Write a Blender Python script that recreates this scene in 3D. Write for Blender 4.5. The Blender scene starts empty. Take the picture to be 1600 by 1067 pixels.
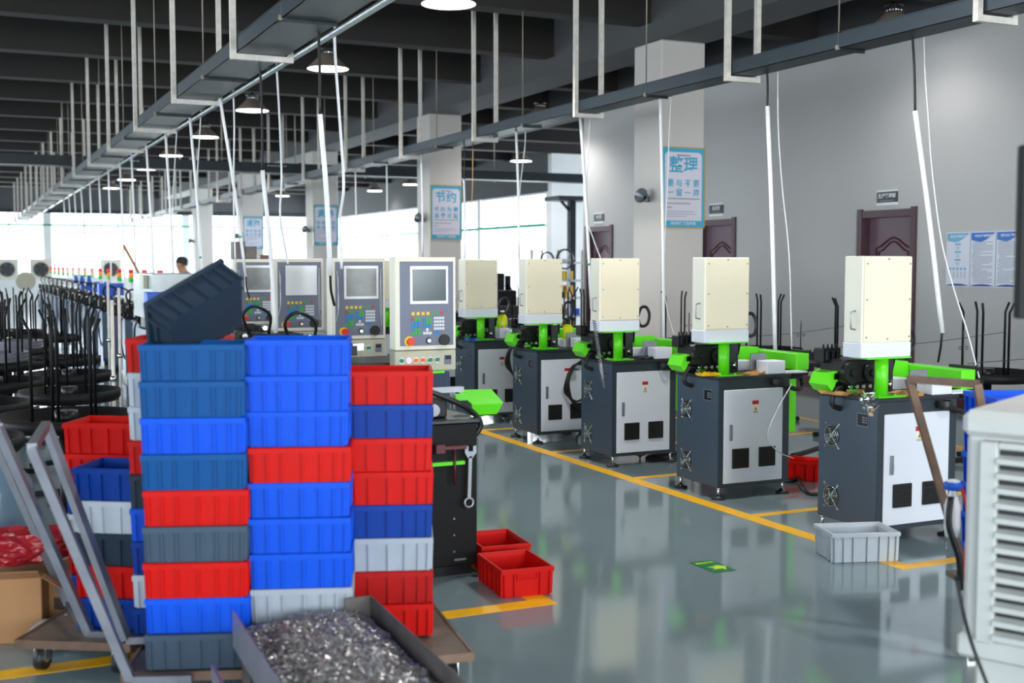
import bpy, bmesh, math, random
from mathutils import Vector, Matrix
random.seed(7)
R = math.radians
S = bpy.context.scene
C = S.collection

# ------------------------------------------------------------------ camera, sky, light, exposure
FPX, CX, CY, HOR, VPX, EYE = 1850.0, 800.0, 533.5, 412.0, -65.0, 1.5
pitch = math.atan((CY - HOR) / FPX)
yaw = math.atan((CX - VPX) / math.hypot(FPX, CY - HOR))
FW = Vector((math.sin(yaw) * math.cos(pitch), math.cos(yaw) * math.cos(pitch), -math.sin(pitch)))
RT = Vector((math.cos(yaw), -math.sin(yaw), 0))
UP = RT.cross(FW)
O = Vector((0, 0, EYE))
cam_d = bpy.data.cameras.new('camera')
cam = bpy.data.objects.new('camera', cam_d)
C.objects.link(cam)
cam.matrix_world = Matrix((RT, UP, -FW)).transposed().to_4x4()
cam.location = O
cam_d.sensor_width = 36
cam_d.lens = FPX * 36 / 1600
cam_d.clip_end = 200
cam_d.dof.use_dof = True
cam_d.dof.focus_distance = 7.4
cam_d.dof.aperture_fstop = 2.4
S.camera = cam
S.view_settings.view_transform = 'Standard'
S.view_settings.look = 'None'
S.view_settings.gamma = 1
S.view_settings.use_curve_mapping = False
S.view_settings.exposure = 0.38
w = bpy.data.worlds.new('sky')
S.world = w
w.use_nodes = True
w.node_tree.nodes['Background'].inputs[0].default_value = (0.86, 0.93, 1.0, 1)
w.node_tree.nodes['Background'].inputs[1].default_value = 3.0


def area(name, loc, rot, sx, sy, power, col=(1, 1, 1)):
    l = bpy.data.lights.new(name, 'AREA')
    l.shape = 'RECTANGLE'; l.size = sx; l.size_y = sy
    l.energy = power; l.color = col
    o = bpy.data.objects.new(name, l)
    o.location = loc; o.rotation_euler = rot
    C.objects.link(o)
    return o


# daylight entering through the windows of the left, back, front and right walls
area('daylight_left', (-6.9, 18, 2.1), (0, R(-90), 0), 2.8, 26, 900, (0.93, 0.97, 1))
area('daylight_back', (4, 47.6, 2.2), (R(-90), 0, 0), 17, 2.4, 1300, (0.93, 0.97, 1))
area('daylight_right', (13.5, 36, 2.0), (0, R(90), 0), 2.6, 20, 1300, (0.93, 0.97, 1))
area('recess_fill', (19.5, 21.5, 2.2), (0, R(90), 0), 2.6, 7, 500, (0.93, 0.97, 1))  # added fill outside an unseen, invented window, brightens the recess
area('daylight_front', (3, -6.9, 2.3), (R(90), 0, 0), 16, 2.8, 1500, (0.97, 0.98, 1))


def P_at(px, py): return FW + RT * ((px - CX) / FPX) + UP * ((CY - py) / FPX)
def at_z(px, py, z=0.0):
    r = P_at(px, py); return O + r * ((z - EYE) / r.z)
def at_y(px, py, y):
    r = P_at(px, py); return O + r * (y / r.y)
def at_x(px, py, x):
    r = P_at(px, py); return O + r * (x / r.x)
def at_d(px, py, d): return O + P_at(px, py) * d


# ------------------------------------------------------------------ materials
def lin(c):
    return tuple(((v / 255) / 12.92 if v / 255 <= 0.04045 else ((v / 255 + 0.055) / 1.055) ** 2.4) for v in c) + (1,)


MT = {}


def mat(name, col, rough=0.5, metal=0.0, var=0.06, scale=6.0, bump=0.0, bscale=40.0, emit=0.0, alpha=1.0, trans=0.0, coat=0.0, spec=0.5):
    m = bpy.data.materials.new(name)
    m.use_nodes = True
    nt = m.node_tree; b = nt.nodes['Principled BSDF']
    c = lin(col)
    b.inputs['Base Color'].default_value = c
    b.inputs['Roughness'].default_value = rough
    b.inputs['Metallic'].default_value = metal
    b.inputs['Specular IOR Level'].default_value = spec
    b.inputs['Coat Weight'].default_value = coat
    if var > 0:
        tc = nt.nodes.new('ShaderNodeTexCoord')
        n = nt.nodes.new('ShaderNodeTexNoise'); n.inputs['Scale'].default_value = scale; n.inputs['Detail'].default_value = 4
        rp = nt.nodes.new('ShaderNodeMapRange')
        rp.inputs['To Min'].default_value = 1 - var * 1.6; rp.inputs['To Max'].default_value = 1 + var * 1.2
        mx = nt.nodes.new('ShaderNodeMix'); mx.data_type = 'RGBA'; mx.blend_type = 'MULTIPLY'
        mx.inputs[0].default_value = 1
        mx.inputs[6].default_value = c
        nt.links.new(tc.outputs['Object'], n.inputs['Vector'])
        nt.links.new(n.outputs['Fac'], rp.inputs['Value'])
        nt.links.new(rp.outputs['Result'], mx.inputs[7])
        nt.links.new(mx.outputs[2], b.inputs['Base Color'])
    if bump > 0:
        tc = nt.nodes.new('ShaderNodeTexCoord')
        n = nt.nodes.new('ShaderNodeTexNoise'); n.inputs['Scale'].default_value = bscale; n.inputs['Detail'].default_value = 3
        bp = nt.nodes.new('ShaderNodeBump'); bp.inputs['Strength'].default_value = bump; bp.inputs['Distance'].default_value = 0.01
        nt.links.new(tc.outputs['Object'], n.inputs['Vector'])
        nt.links.new(n.outputs['Fac'], bp.inputs['Height'])
        nt.links.new(bp.outputs['Normal'], b.inputs['Normal'])
    if emit > 0:
        b.inputs['Emission Color'].default_value = c
        b.inputs['Emission Strength'].default_value = emit
    if trans > 0:
        b.inputs['Transmission Weight'].default_value = trans
    if alpha < 1:
        b.inputs['Alpha'].default_value = alpha
    MT[name] = m
    return m


mat('floor', (124, 142, 148), 0.09, var=0.10, scale=0.9, bump=0.03, bscale=1.6, spec=0.75)
mat('line', (255, 190, 18), 0.35, var=0.12, scale=9)
mat('line_dark', (205, 120, 30), 0.35, var=0.12, scale=9)
mat('wall', (198, 196, 196), 0.75, var=0.03, scale=0.7)
mat('column', (214, 207, 203), 0.7, var=0.02, scale=1)
mat('white_wall', (240, 240, 242), 0.7, var=0.02)
mat('ceiling', (30, 27, 27), 0.85, var=0.12, scale=2)
mat('beam', (46, 42, 41), 0.85, var=0.12, scale=2)
mat('girder', (84, 84, 87), 0.8, var=0.08, scale=2)
mat('dark_red', (84, 22, 28), 0.35, var=0.1)
mat('door_wood', (116, 92, 104), 0.4, var=0.07, scale=3)
mat('door_frame', (86, 62, 68), 0.4, var=0.08, scale=3)
mat('tray', (60, 70, 78), 0.45, 0.6, var=0.1)
mat('tray_dark', (40, 48, 54), 0.5, 0.3, var=0.1)
mat('galv', (226, 219, 210), 0.5, 0.0, var=0.2, scale=20)
mat('rusty', (178, 160, 140), 0.6, 0.1, var=0.35, scale=30)
mat('thin_rod', (150, 140, 128), 0.5, 0.4, var=0.1)
mat('white_pipe', (240, 240, 243), 0.3, var=0.02)
mat('hose_clear', (226, 226, 230), 0.2, var=0.02)
mat('black_cable', (22, 22, 26), 0.45, var=0.05)
mat('black_rubber', (26, 27, 30), 0.5, var=0.05)
mat('brass', (190, 150, 110), 0.35, 0.8, var=0.1)
mat('chrome', (215, 215, 215), 0.18, 1.0, var=0.05)
mat('shade', (140, 124, 112), 0.4, 0.3, var=0.06)
mat('lamp_glow', (255, 255, 255), 0.5, var=0, emit=9)
mat('cab_side', (74, 88, 103), 0.32, var=0.05, scale=3)
mat('cab_front', (46, 54, 62), 0.35, var=0.05)
mat('cab_door', (220, 224, 234), 0.35, var=0.015)
mat('table_top', (52, 56, 60), 0.35, 0.3, var=0.15, scale=14)
mat('green', (98, 222, 28), 0.38, var=0.03)
mat('green_pipe', (60, 150, 120), 0.4, var=0.04)
mat('cream', (238, 228, 202), 0.55, var=0.02)
mat('cream_light', (244, 240, 224), 0.45, var=0.015)  # paler copy of the cream, brightness of the lit side put into the colour
mat('white_box', (226, 229, 240), 0.4, var=0.02)
mat('steel', (150, 154, 160), 0.35, 0.7, var=0.1, scale=12)
mat('dark_steel', (70, 72, 76), 0.4, 0.7, var=0.2, scale=18)
mat('black_metal', (28, 28, 30), 0.4, 0.4, var=0.2, scale=20)
mat('black_paint', (13, 13, 15), 0.55, var=0.1, spec=0.25)
mat('grille', (20, 18, 17), 0.6, var=0.2, scale=60)
mat('teal', (96, 128, 124), 0.35, var=0.1)
mat('sticker_red', (190, 20, 25), 0.5, var=0)
mat('sticker_yellow', (235, 200, 40), 0.5, var=0)
mat('sticker_white', (228, 228, 230), 0.5, var=0)
mat('ink', (40, 42, 60), 0.6, var=0)
mat('grey_print', (140, 142, 160), 0.6, var=0)
mat('wood_debris', (176, 128, 72), 0.8, var=0.25, scale=14)
mat('cardboard', (168, 124, 84), 0.8, var=0.08)
mat('panel_grey', (110, 116, 136), 0.4, var=0.03)
mat('panel_shell', (232, 228, 212), 0.45, var=0.02)
mat('panel_lower', (190, 188, 168), 0.45, var=0.05)
mat('screen', (70, 84, 92), 0.15, var=0.25, scale=4)
mat('screen_worn', (140, 142, 142), 0.2, var=0.3, scale=8)
mat('film', (236, 236, 240), 0.15, var=0.05)
mat('key_yellow', (236, 200, 40), 0.5, var=0)
mat('key_green', (50, 170, 70), 0.5, var=0)
mat('key_blue', (20, 130, 200), 0.5, var=0)
mat('key_white', (215, 218, 225), 0.5, var=0)
mat('key_red', (214, 40, 40), 0.45, var=0)
mat('estop', (225, 50, 30), 0.35, var=0)
mat('amber', (240, 110, 30), 0.4, var=0)
mat('lit_pink', (255, 120, 150), 0.4, var=0, emit=2.2)
mat('btn_green', (10, 120, 90), 0.35, var=0)
mat('lt_red', (222, 30, 25), 0.3, var=0, emit=0.25)
mat('lt_amber', (250, 140, 30), 0.3, var=0, emit=0.25)
mat('lt_green', (40, 190, 70), 0.3, var=0, emit=0.15)
mat('blue_body', (8, 60, 112), 0.35, var=0.08)
mat('navy', (14, 44, 84), 0.35, var=0.06)
mat('body_grey', (84, 100, 120), 0.4, var=0.06)
mat('galv_sheet', (176, 182, 184), 0.35, 0.5, var=0.18, scale=7)
mat('blue_item', (30, 96, 214), 0.4, var=0.05)
PL = dict(blue=(2, 80, 210), deep=(1, 56, 146), steelblue=(2, 76, 140), red=(200, 7, 0), red_shaded=(168, 5, 3), grey=(66, 82, 100),  # the darker red is red plastic with shading put into the colour
          slate=(40, 54, 70), light=(160, 168, 180), white=(190, 198, 206))
for k, v in PL.items():
    mat('crate_' + k, v, 0.5, var=0.09, scale=8, bump=0.05, bscale=90, spec=0.22)
mat('bright_steel', (140, 140, 152), 0.35, 0.45, var=0.15, scale=9)
mat('bare_steel', (128, 130, 140), 0.42, 0.75, var=0.25, scale=9)
mat('old_steel', (104, 98, 96), 0.5, 0.6, var=0.35, scale=10)
mat('brown_steel', (120, 96, 82), 0.45, 0.55, var=0.3, scale=14)
mat('shaving', (178, 176, 176), 0.3, 0.7, var=0.3, scale=80)
mat('shaving_bed', (120, 118, 120), 0.6, 0.5, var=0.5, scale=120, bump=1.0, bscale=160)
mat('platform', (112, 100, 88), 0.55, 0.2, var=0.3, scale=12)
mat('cooler', (206, 208, 206), 0.5, var=0.06, scale=5)
mat('cooler_dark', (48, 46, 50), 0.6, var=0.1)
mat('poster_blue', (72, 178, 214), 0.4, var=0)
mat('poster_white', (228, 222, 236), 0.4, var=0)
mat('poster_text', (58, 170, 208), 0.5, var=0)
mat('gold', (206, 176, 96), 0.35, 0.5, var=0)
mat('board_white', (224, 228, 242), 0.35, var=0)
mat('board_blue', (22, 110, 205), 0.35, var=0)
mat('board_navy', (54, 56, 150), 0.35, var=0)
mat('board_pale', (120, 180, 220), 0.35, var=0)
mat('sign_black', (18, 24, 34), 0.3, var=0)
mat('sign_white', (235, 238, 242), 0.4, var=0)
mat('sign_green', (16, 120, 72), 0.35, var=0.05)
mat('sign_lime', (205, 240, 20), 0.4, var=0)
mat('lime_oil', (214, 228, 10), 0.2, var=0.05)
mat('bag_red', (170, 32, 44), 0.25, var=0.3, scale=12, bump=0.8, bscale=30)
mat('bag_clear', (170, 172, 182), 0.15, var=0.3, scale=12, bump=0.8, bscale=40)
mat('drum_blue', (120, 150, 170), 0.2, var=0.1, trans=0.3)
mat('skin', (178, 124, 98), 0.55, var=0.03)
mat('hair', (22, 20, 22), 0.6, var=0.1)
mat('shirt_grey', (104, 112, 122), 0.8, var=0.06)
mat('trousers', (48, 54, 70), 0.8, var=0.06)
mat('shaded_frame', (216, 220, 226), 0.5, var=0)  # window frames, one even off-white

gl = bpy.data.materials.new('window_glass'); gl.use_nodes = True
nt = gl.node_tree; nt.nodes.clear()
o_ = nt.nodes.new('ShaderNodeOutputMaterial'); tr = nt.nodes.new('ShaderNodeBsdfTransparent'); gs = nt.nodes.new('ShaderNodeBsdfGlossy')
tr.inputs[0].default_value = (0.94, 0.97, 0.97, 1); gs.inputs['Roughness'].default_value = 0.03
fr = nt.nodes.new('ShaderNodeLayerWeight'); fr.inputs[0].default_value = 0.3; ml = nt.nodes.new('ShaderNodeMath'); ml.operation = 'MULTIPLY'; ml.inputs[1].default_value = 0.2
mxs = nt.nodes.new('ShaderNodeMixShader')
nt.links.new(fr.outputs['Facing'], ml.inputs[0]); nt.links.new(ml.outputs[0], mxs.inputs[0]); nt.links.new(tr.outputs[0], mxs.inputs[1]); nt.links.new(gs.outputs[0], mxs.inputs[2]); nt.links.new(mxs.outputs[0], o_.inputs[0])
MT['window_glass'] = gl


# ------------------------------------------------------------------ geometry helpers
class MB:
    def __init__(s):
        s.v = []; s.f = []; s.sm = []; s.mi = []; s.cur = 0; s.M = Matrix.Identity(4)

    def add(s, vs, fs, smooth=False):
        b = len(s.v)
        s.v += [tuple(s.M @ Vector(v)) for v in vs]
        for i, f in enumerate(fs):
            s.f.append([b + k for k in f])
            s.sm.append(smooth if isinstance(smooth, bool) else smooth[i]); s.mi.append(s.cur)
        return s

    def box(s, x0, x1, y0, y1, z0, z1, c=0.0):
        if c <= 0:
            vs = [(x, y, z) for z in (z0, z1) for y in (y0, y1) for x in (x0, x1)]
            return s.add(vs, [(0, 2, 3, 1), (4, 5, 7, 6), (0, 1, 5, 4), (2, 6, 7, 3), (0, 4, 6, 2), (1, 3, 7, 5)])
        vs = []
        idx = {}
        for i, (x, sx) in enumerate(((x0, 1), (x1, -1))):
            for j, (y, sy) in enumerate(((y0, 1), (y1, -1))):
                for k, (z, sz) in enumerate(((z0, 1), (z1, -1))):
                    for a in range(3):
                        p = [x + sx * c, y + sy * c, z + sz * c]
                        p[a] = (x, y, z)[a]
                        idx[(i, j, k, a)] = len(vs); vs.append(tuple(p))
        fs = []
        g = lambda i, j, k, a: idx[(i, j, k, a)]
        for i in (0, 1):
            fs.append((g(i, 0, 0, 0), g(i, 1, 0, 0), g(i, 1, 1, 0), g(i, 0, 1, 0)))
            fs.append((g(0, i, 0, 1), g(1, i, 0, 1), g(1, i, 1, 1), g(0, i, 1, 1)))
            fs.append((g(0, 0, i, 2), g(1, 0, i, 2), g(1, 1, i, 2), g(0, 1, i, 2)))
            for j in (0, 1):
                fs.append((g(i, j, 0, 0), g(i, j, 1, 0), g(i, j, 1, 1), g(i, j, 0, 1)))
                fs.append((g(i, 0, j, 0), g(i, 1, j, 0), g(i, 1, j, 2), g(i, 0, j, 2)))
                fs.append((g(0, i, j, 1), g(1, i, j, 1), g(1, i, j, 2), g(0, i, j, 2)))
                for k in (0, 1):
                    fs.append((g(i, j, k, 0), g(i, j, k, 1), g(i, j, k, 2)))
        return s.add(vs, fs)

    def cyl(s, p, q, r, r2=None, n=12, caps=True, smooth=True):
        p = Vector(p); q = Vector(q); r2 = r if r2 is None else r2
        d = (q - p).normalized()
        a = d.orthogonal().normalized(); b = d.cross(a)
        vs = []
        for c_, rr in ((p, r), (q, r2)):
            for i in range(n):
                t = 2 * math.pi * i / n
                vs.append(tuple(c_ + (a * math.cos(t) + b * math.sin(t)) * rr))
        fs = [(i, (i + 1) % n, n + (i + 1) % n, n + i) for i in range(n)]
        sm = [smooth] * n
        if caps:
            fs += [tuple(range(n - 1, -1, -1)), tuple(range(n, 2 * n))]; sm += [False, False]
        return s.add(vs, fs, sm)

    def tube(s, pts, r, n=8, closed=False):
        pts = [Vector(p) for p in pts]
        N = len(pts); vs = []; prev = None
        for i, p in enumerate(pts):
            if closed:
                t = (pts[(i + 1) % N] - pts[i - 1]).normalized()
            else:
                t = (pts[min(i + 1, N - 1)] - pts[max(i - 1, 0)]).normalized()
            a = t.orthogonal().normalized() if prev is None else (prev - t * prev.dot(t)).normalized()
            prev = a; b = t.cross(a)
            for k in range(n):
                an = 2 * math.pi * k / n
                vs.append(tuple(p + (a * math.cos(an) + b * math.sin(an)) * r))
        fs = []
        for i in range(N if closed else N - 1):
            j = (i + 1) % N
            for k in range(n):
                fs.append((i * n + k, i * n + (k + 1) % n, j * n + (k + 1) % n, j * n + k))
        sm = [True] * len(fs)
        if not closed:
            fs += [tuple(range(n - 1, -1, -1)), tuple(range((N - 1) * n, N * n))]; sm += [False, False]
        return s.add(vs, fs, sm)

    def lathe(s, prof, o=(0, 0, 0), n=20, caps=False, smooth=True):
        vs = []
        for r, z in prof:
            for i in range(n):
                t = 2 * math.pi * i / n
                vs.append((o[0] + r * math.cos(t), o[1] + r * math.sin(t), o[2] + z))
        fs = []
        for j in range(len(prof) - 1):
            for i in range(n):
                fs.append((j * n + i, j * n + (i + 1) % n, (j + 1) * n + (i + 1) % n, (j + 1) * n + i))
        sm = [smooth] * len(fs)
        if caps:
            fs += [tuple(range(n - 1, -1, -1)), tuple(range((len(prof) - 1) * n, len(prof) * n))]; sm += [False, False]
        return s.add(vs, fs, sm)

    def prism(s, poly, vec):
        """poly: list of 3d points (planar), extruded by vec"""
        n = len(poly); v = Vector(vec)
        vs = [tuple(p) for p in poly] + [tuple(Vector(p) + v) for p in poly]
        return s.add(vs, [tuple(range(n - 1, -1, -1)), tuple(range(n, 2 * n))] + [(i, (i + 1) % n, n + (i + 1) % n, n + i) for i in range(n)])

    def bar(s, p, q, w, h=None):
        p = Vector(p); q = Vector(q); h = h or w
        d = (q - p).normalized()
        a = d.cross(Vector((0, 0, 1)))
        a = Vector((1, 0, 0)) if a.length < 1e-4 else a.normalized()
        b = a.cross(d)
        vs = [tuple(c_ + a * (sx * w / 2) + b * (sz * h / 2)) for c_ in (p, q) for sx, sz in ((-1, -1), (1, -1), (1, 1), (-1, 1))]
        return s.add(vs, [(0, 1, 2, 3), (7, 6, 5, 4), (0, 4, 5, 1), (1, 5, 6, 2), (2, 6, 7, 3), (3, 7, 4, 0)])

    def mesh(s, name, mats):
        me = bpy.data.meshes.new(name)
        me.from_pydata(s.v, [], s.f)
        if isinstance(mats, str): mats = [mats]
        for m in mats: me.materials.append(MT[m])
        me.polygons.foreach_set('use_smooth', s.sm)
        me.polygons.foreach_set('material_index', s.mi)
        bm = bmesh.new(); bm.from_mesh(me)
        bmesh.ops.recalc_face_normals(bm, faces=bm.faces)
        bm.to_mesh(me); bm.free()
        return me

    def build(s, name, mats, parent=None, loc=None, rz=None):
        o = bpy.data.objects.new(name, s.mesh(name, mats))
        C.objects.link(o)
        if name in ('bright_fittings', 'fine_print', 'sticker_print', 'plate_print', 'cover_screws', 'rivets', 'bolt', 'chart_print', 'film_crease', 'slot_row') or name.endswith('_keys'): o['kind'] = 'stuff'
        if parent: o.parent = parent
        if loc is not None: o.location = loc
        if rz is not None: o.rotation_euler = (0, 0, rz)
        return o


def tag(o, label=None, cat=None, group=None, kind=None):
    if label: o['label'] = label
    if cat: o['category'] = cat
    if group: o['group'] = group
    if kind: o['kind'] = kind
    return o


def empty(name, loc=(0, 0, 0), rz=0, label=None, cat=None, group=None, kind=None):
    o = bpy.data.objects.new(name, None)
    o.location = loc; o.rotation_euler = (0, 0, rz); o.empty_display_size = 0.1
    C.objects.link(o)
    return tag(o, label, cat, group, kind)


def inst(name, me, parent=None, loc=(0, 0, 0), rot=(0, 0, 0), scale=None):
    o = bpy.data.objects.new(name, me)
    C.objects.link(o)
    if parent: o.parent = parent
    o.location = loc; o.rotation_euler = rot
    if scale: o.scale = scale
    return o


KIDS = {}


def copy_tree(o, parent=None, depth=0):
    c = o.copy(); C.objects.link(c)
    if parent: c.parent = parent
    for ch in o.children: copy_tree(ch, c, depth + 1)
    return c


def struct(mb, name, m, parent=None, label=None):
    o = mb.build(name, m, parent)
    if not parent: o['kind'] = 'structure'
    if label: o['label'] = label
    return o


def text_obj(name, body, size, m, parent, matrix, align='CENTER', ext=0.0006, sx=1.0, bold=0.018):
    cu = bpy.data.curves.new(name, 'FONT')
    cu.body = body; cu.size = size; cu.extrude = ext; cu.align_x = align; cu.align_y = 'CENTER'; cu.resolution_u = 2; cu.offset = size * bold
    t = bpy.data.objects.new(name, cu); C.objects.link(t)
    bpy.context.view_layer.update()
    me = bpy.data.meshes.new_from_object(t.evaluated_get(bpy.context.evaluated_depsgraph_get()))
    bpy.data.objects.remove(t)
    me.materials.clear(); me.materials.append(MT[m])
    o = bpy.data.objects.new(name, me); C.objects.link(o)
    o.parent = parent
    o.matrix_local = matrix @ Matrix.Diagonal((sx, 1, 1, 1))
    return o


def face_mat(loc, facing):
    """text frame: facing '-y' reads along +x; facing '-x' reads along -y; 'up' reads along +x"""
    if facing == '-y':
        r = Matrix(((1, 0, 0), (0, 0, -1), (0, 1, 0)))
    elif facing == '-x':
        r = Matrix(((0, 0, -1), (-1, 0, 0), (0, 1, 0)))
    else:
        r = Matrix.Identity(3)
    return Matrix.Translation(loc) @ r.to_4x4()


ORD = ['first', 'second', 'third', 'fourth', 'fifth', 'sixth', 'seventh', 'eighth', 'ninth', 'tenth', 'eleventh', 'twelfth', 'thirteenth', 'fourteenth', 'fifteenth',
       'sixteenth', 'seventeenth', 'eighteenth', 'nineteenth', 'twentieth', 'twenty-first', 'twenty-second', 'twenty-third', 'twenty-fourth']


def smooth_pts(pts, k=6):
    """Catmull-Rom through the points"""
    P = [Vector(p) for p in pts]
    P = [P[0] * 2 - P[1]] + P + [P[-1] * 2 - P[-2]]
    out = []
    for i in range(1, len(P) - 2):
        for j in range(k):
            t = j / k
            a, b, c, d = P[i - 1], P[i], P[i + 1], P[i + 2]
            out.append(0.5 * ((2 * b) + (c - a) * t + (2 * a - 5 * b + 4 * c - d) * t * t + (3 * b - a - 3 * c + d) * t ** 3))
    out.append(P[-2])
    return out


# ------------------------------------------------------------------ the setting
XW, YB, XR, YP = 9.4, 46.9, 13.0, 25.6
fl = MB().box(-7, XR, -7, 48, -0.1, 0).box(XR, 20, 15, YP + 0.2, -0.1, 0)
struct(fl, 'floor', 'floor')
ceil = struct(MB().box(-7, XR + 0.2, -7, 48, 4.95, 5.1).box(XR + 0.2, 20, 15, YP + 0.2, 4.95, 5.1), 'ceiling', 'ceiling')
# cross beams above the hall, each a piece of the ceiling
for side, (xa, xb) in enumerate(((-6.9, 7.0), (7.62, 13.9))):
    me = MB().box(xa, xb, -0.13, 0.13, 4.15, 4.95).mesh('ceiling_beam', 'beam')
    for k in range(-5, 15):
        inst('beam', me, ceil, (0, 11.5 + 2.357 * k, 0))
MB().box(7.0, 7.62, -6.9, 46.9, 3.95, 4.95).build('girder', 'girder', ceil)
MB().box(9.3, 9.75, -6.9, 46.9, 3.96, 4.95).build('girder', 'girder', ceil)
MB().box(-2.6, -2.0, -6.9, 46.9, 3.95, 4.95).build('girder', 'girder', ceil)

# right wall with three door openings
doors = [(9.85, 10.65), (13.14, 13.94), (16.42, 17.2)]
wr = MB(); y = -7
for a, b in doors:
    wr.box(XW, XW + 0.24, y, a, 0, 3.96); wr.box(XW, XW + 0.24, a, b, 2.04, 3.96); y = b
wr.box(XW, XW + 0.24, y, 17.36, 0, 3.96)
struct(wr, 'wall_right', 'wall')
struct(MB().box(XR, 19, YP, YP + 0.2, 0, 4.95), 'wall_recess', 'white_wall')
struct(MB().box(XW + 0.24, 19, 17.12, 17.36, 0, 4.95), 'wall_recess_near', 'white_wall')

bb = MB(); y = -7
for a, b in doors:
    bb.box(XW - 0.015, XW, y, a - 0.06, 0, 0.13); y = b + 0.06
struct(bb, 'baseboard_right', 'dark_red')


def window_wall(axis, c, lo, hi, z0, z1, piers, name, wallname, fm='shaded_frame', out=1, wm='white_wall', n0=1):
    """wall with a run of windows; axis 'x' = wall plane at x=c running in y, 'y' = plane at y=c running in x"""
    W = MB(); PW = 0.12; TH = 0.14
    def bx(mb, u0, u1, w0, w1, a, b):
        if axis == 'x': mb.box(min(c + a * out, c + b * out), max(c + a * out, c + b * out), u0, u1, w0, w1)
        else: mb.box(u0, u1, min(c + a * out, c + b * out), max(c + a * out, c + b * out), w0, w1)
    bx(W, lo, hi, 0, z0, 0, TH)
    HW = MB(); bx(HW, lo, hi, z1, 4.95, 0, TH)
    HW.build('window_head', 'girder' if wallname != 'wall_front' else wm)['kind'] = 'structure'
    n = piers; step = (hi - lo) / n
    for i in range(n + 1):
        u = lo + i * step
        bx(W, max(lo, u - PW), min(hi, u + PW), z0, z1, 0, TH)
    struct(W, wallname, wm)
    for i in range(n):
        a, b = lo + i * step + PW, lo + (i + 1) * step - PW
        wn = empty('%s_%d' % (name, n0 + i), kind='structure')
        F = MB(); t = 0.05
        bx(F, a, b, z0, z0 + t, 0.05, 0.09); bx(F, a, b, z1 - t, z1, 0.05, 0.09)
        m = 4
        for k in range(m + 1):
            u = a + (b - a) * k / m
            bx(F, max(a, u - t / 2), min(b, u + t / 2), z0 + t, z1 - t, 0.05, 0.09)
        bx(F, a, b, z0 + (z1 - z0) * 0.68, z0 + (z1 - z0) * 0.68 + t, 0.054, 0.086)
        F.build('window_frame', fm, wn)
        for k in range(m):
            G = MB(); u0 = a + (b - a) * k / m + t / 2; u1 = a + (b - a) * (k + 1) / m - t / 2
            bx(G, u0, u1, z0 + t, z1 - t, 0.068, 0.073)
            G.build('pane', 'window_glass', wn)


window_wall('y', YB, -7, 13, 0.95, 3.42, 4, 'window', 'wall_back', n0=1)
window_wall('x', XR, YP + 0.2, YB, 0.6, 3.25, 5, 'window', 'wall_far_right', n0=5)
window_wall('x', -6.4, -6.6, YB, 0.9, 3.5, 9, 'window', 'wall_left', n0=10, out=-1)
window_wall('x', 19, 17.12, YP + 0.2, 0.8, 3.5, 2, 'window', 'wall_recess_end', n0=30)  # end wall out of view; its windows are added to light the recess
window_wall('y', -6.6, -6.4, XW, 0.9, 3.6, 4, 'window', 'wall_front', n0=19, out=-1)
struct(MB().box(-6.4, 13, YB - 0.05, YB - 0.001, 3.36, 3.48), 'trim_1', 'tray_dark')

# columns with a poster and a horn loudspeaker each
YC = [11.2 + 7.07 * i for i in range(5)]
cols = []
for i, yc in enumerate(YC):
    m_ = MB().box(7.03, 7.6, yc, yc + 0.58, 0, 3.95, 0.012)
    cols.append(struct(m_, 'column', 'column'))
for yc in (4.13, -2.94):
    struct(MB().box(7.03, 7.6, yc, yc + 0.58, 0, 3.95, 0.012), 'column', 'column')
for yc in YC:
    struct(MB().box(-2.6, -2.02, yc, yc + 0.58, 0, 3.95, 0.012), 'column', 'column')

# doors
for i, (a, b) in enumerate(reversed(doors)):
    d = empty('door_%d' % (i + 1), (XW, (a + b) / 2, 0), kind='structure')
    hw = (b - a) / 2
    f = MB()
    f.box(-0.03, 0.25, -hw - 0.06, -hw + 0.015, 0, 2.12); f.box(-0.03, 0.25, hw - 0.015, hw + 0.06, 0, 2.12)
    f.box(-0.022, 0.25, -hw + 0.015, hw - 0.015, 2.02, 2.10)
    f.build('door_frame', 'door_frame', d)
    lf = MB(); lf.box(0.1, 0.14, -hw + 0.015, hw - 0.015, 0.005, 2.02)
    leaf = lf.build('door_leaf', 'door_wood', d)
    # raised moulding with an arched top
    for s_, off in ((1.0, 0.0), (0.84, 0.035)):
        pts = []
        ww = 0.27 * s_
        for t in range(13):
            u = -1 + t / 6
            z = 1.68 - off * 1.2 + 0.11 * (math.cos(u * math.pi) + 1) / 2 * (1 if abs(u) < 1 else 1)
            pts.append((0.097, ww * u, z))
        pts = [(0.097, -ww, 0.95)] + pts + [(0.097, ww, 0.95)]
        MB().tube(pts, 0.011, 6, closed=True).build('moulding', 'dark_red', leaf)
        pts = [(0.097, -ww, 0.2 + off), (0.097, -ww, 0.8 - off), (0.097, ww, 0.8 - off), (0.097, ww, 0.2 + off)]
        MB().tube(pts, 0.011, 6, closed=True).build('moulding', 'dark_red', leaf)
    h = MB(); h.box(0.085, 0.1, -hw + 0.07, -hw + 0.11, 0.92, 1.12); h.cyl((0.06, -hw + 0.09, 1.03), (0.06, -hw + 0.2, 1.03), 0.009)
    h.cyl((0.09, -hw + 0.09, 1.03), (0.06, -hw + 0.09, 1.03), 0.009)
    h.build('door_handle', 'chrome', d)
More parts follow.
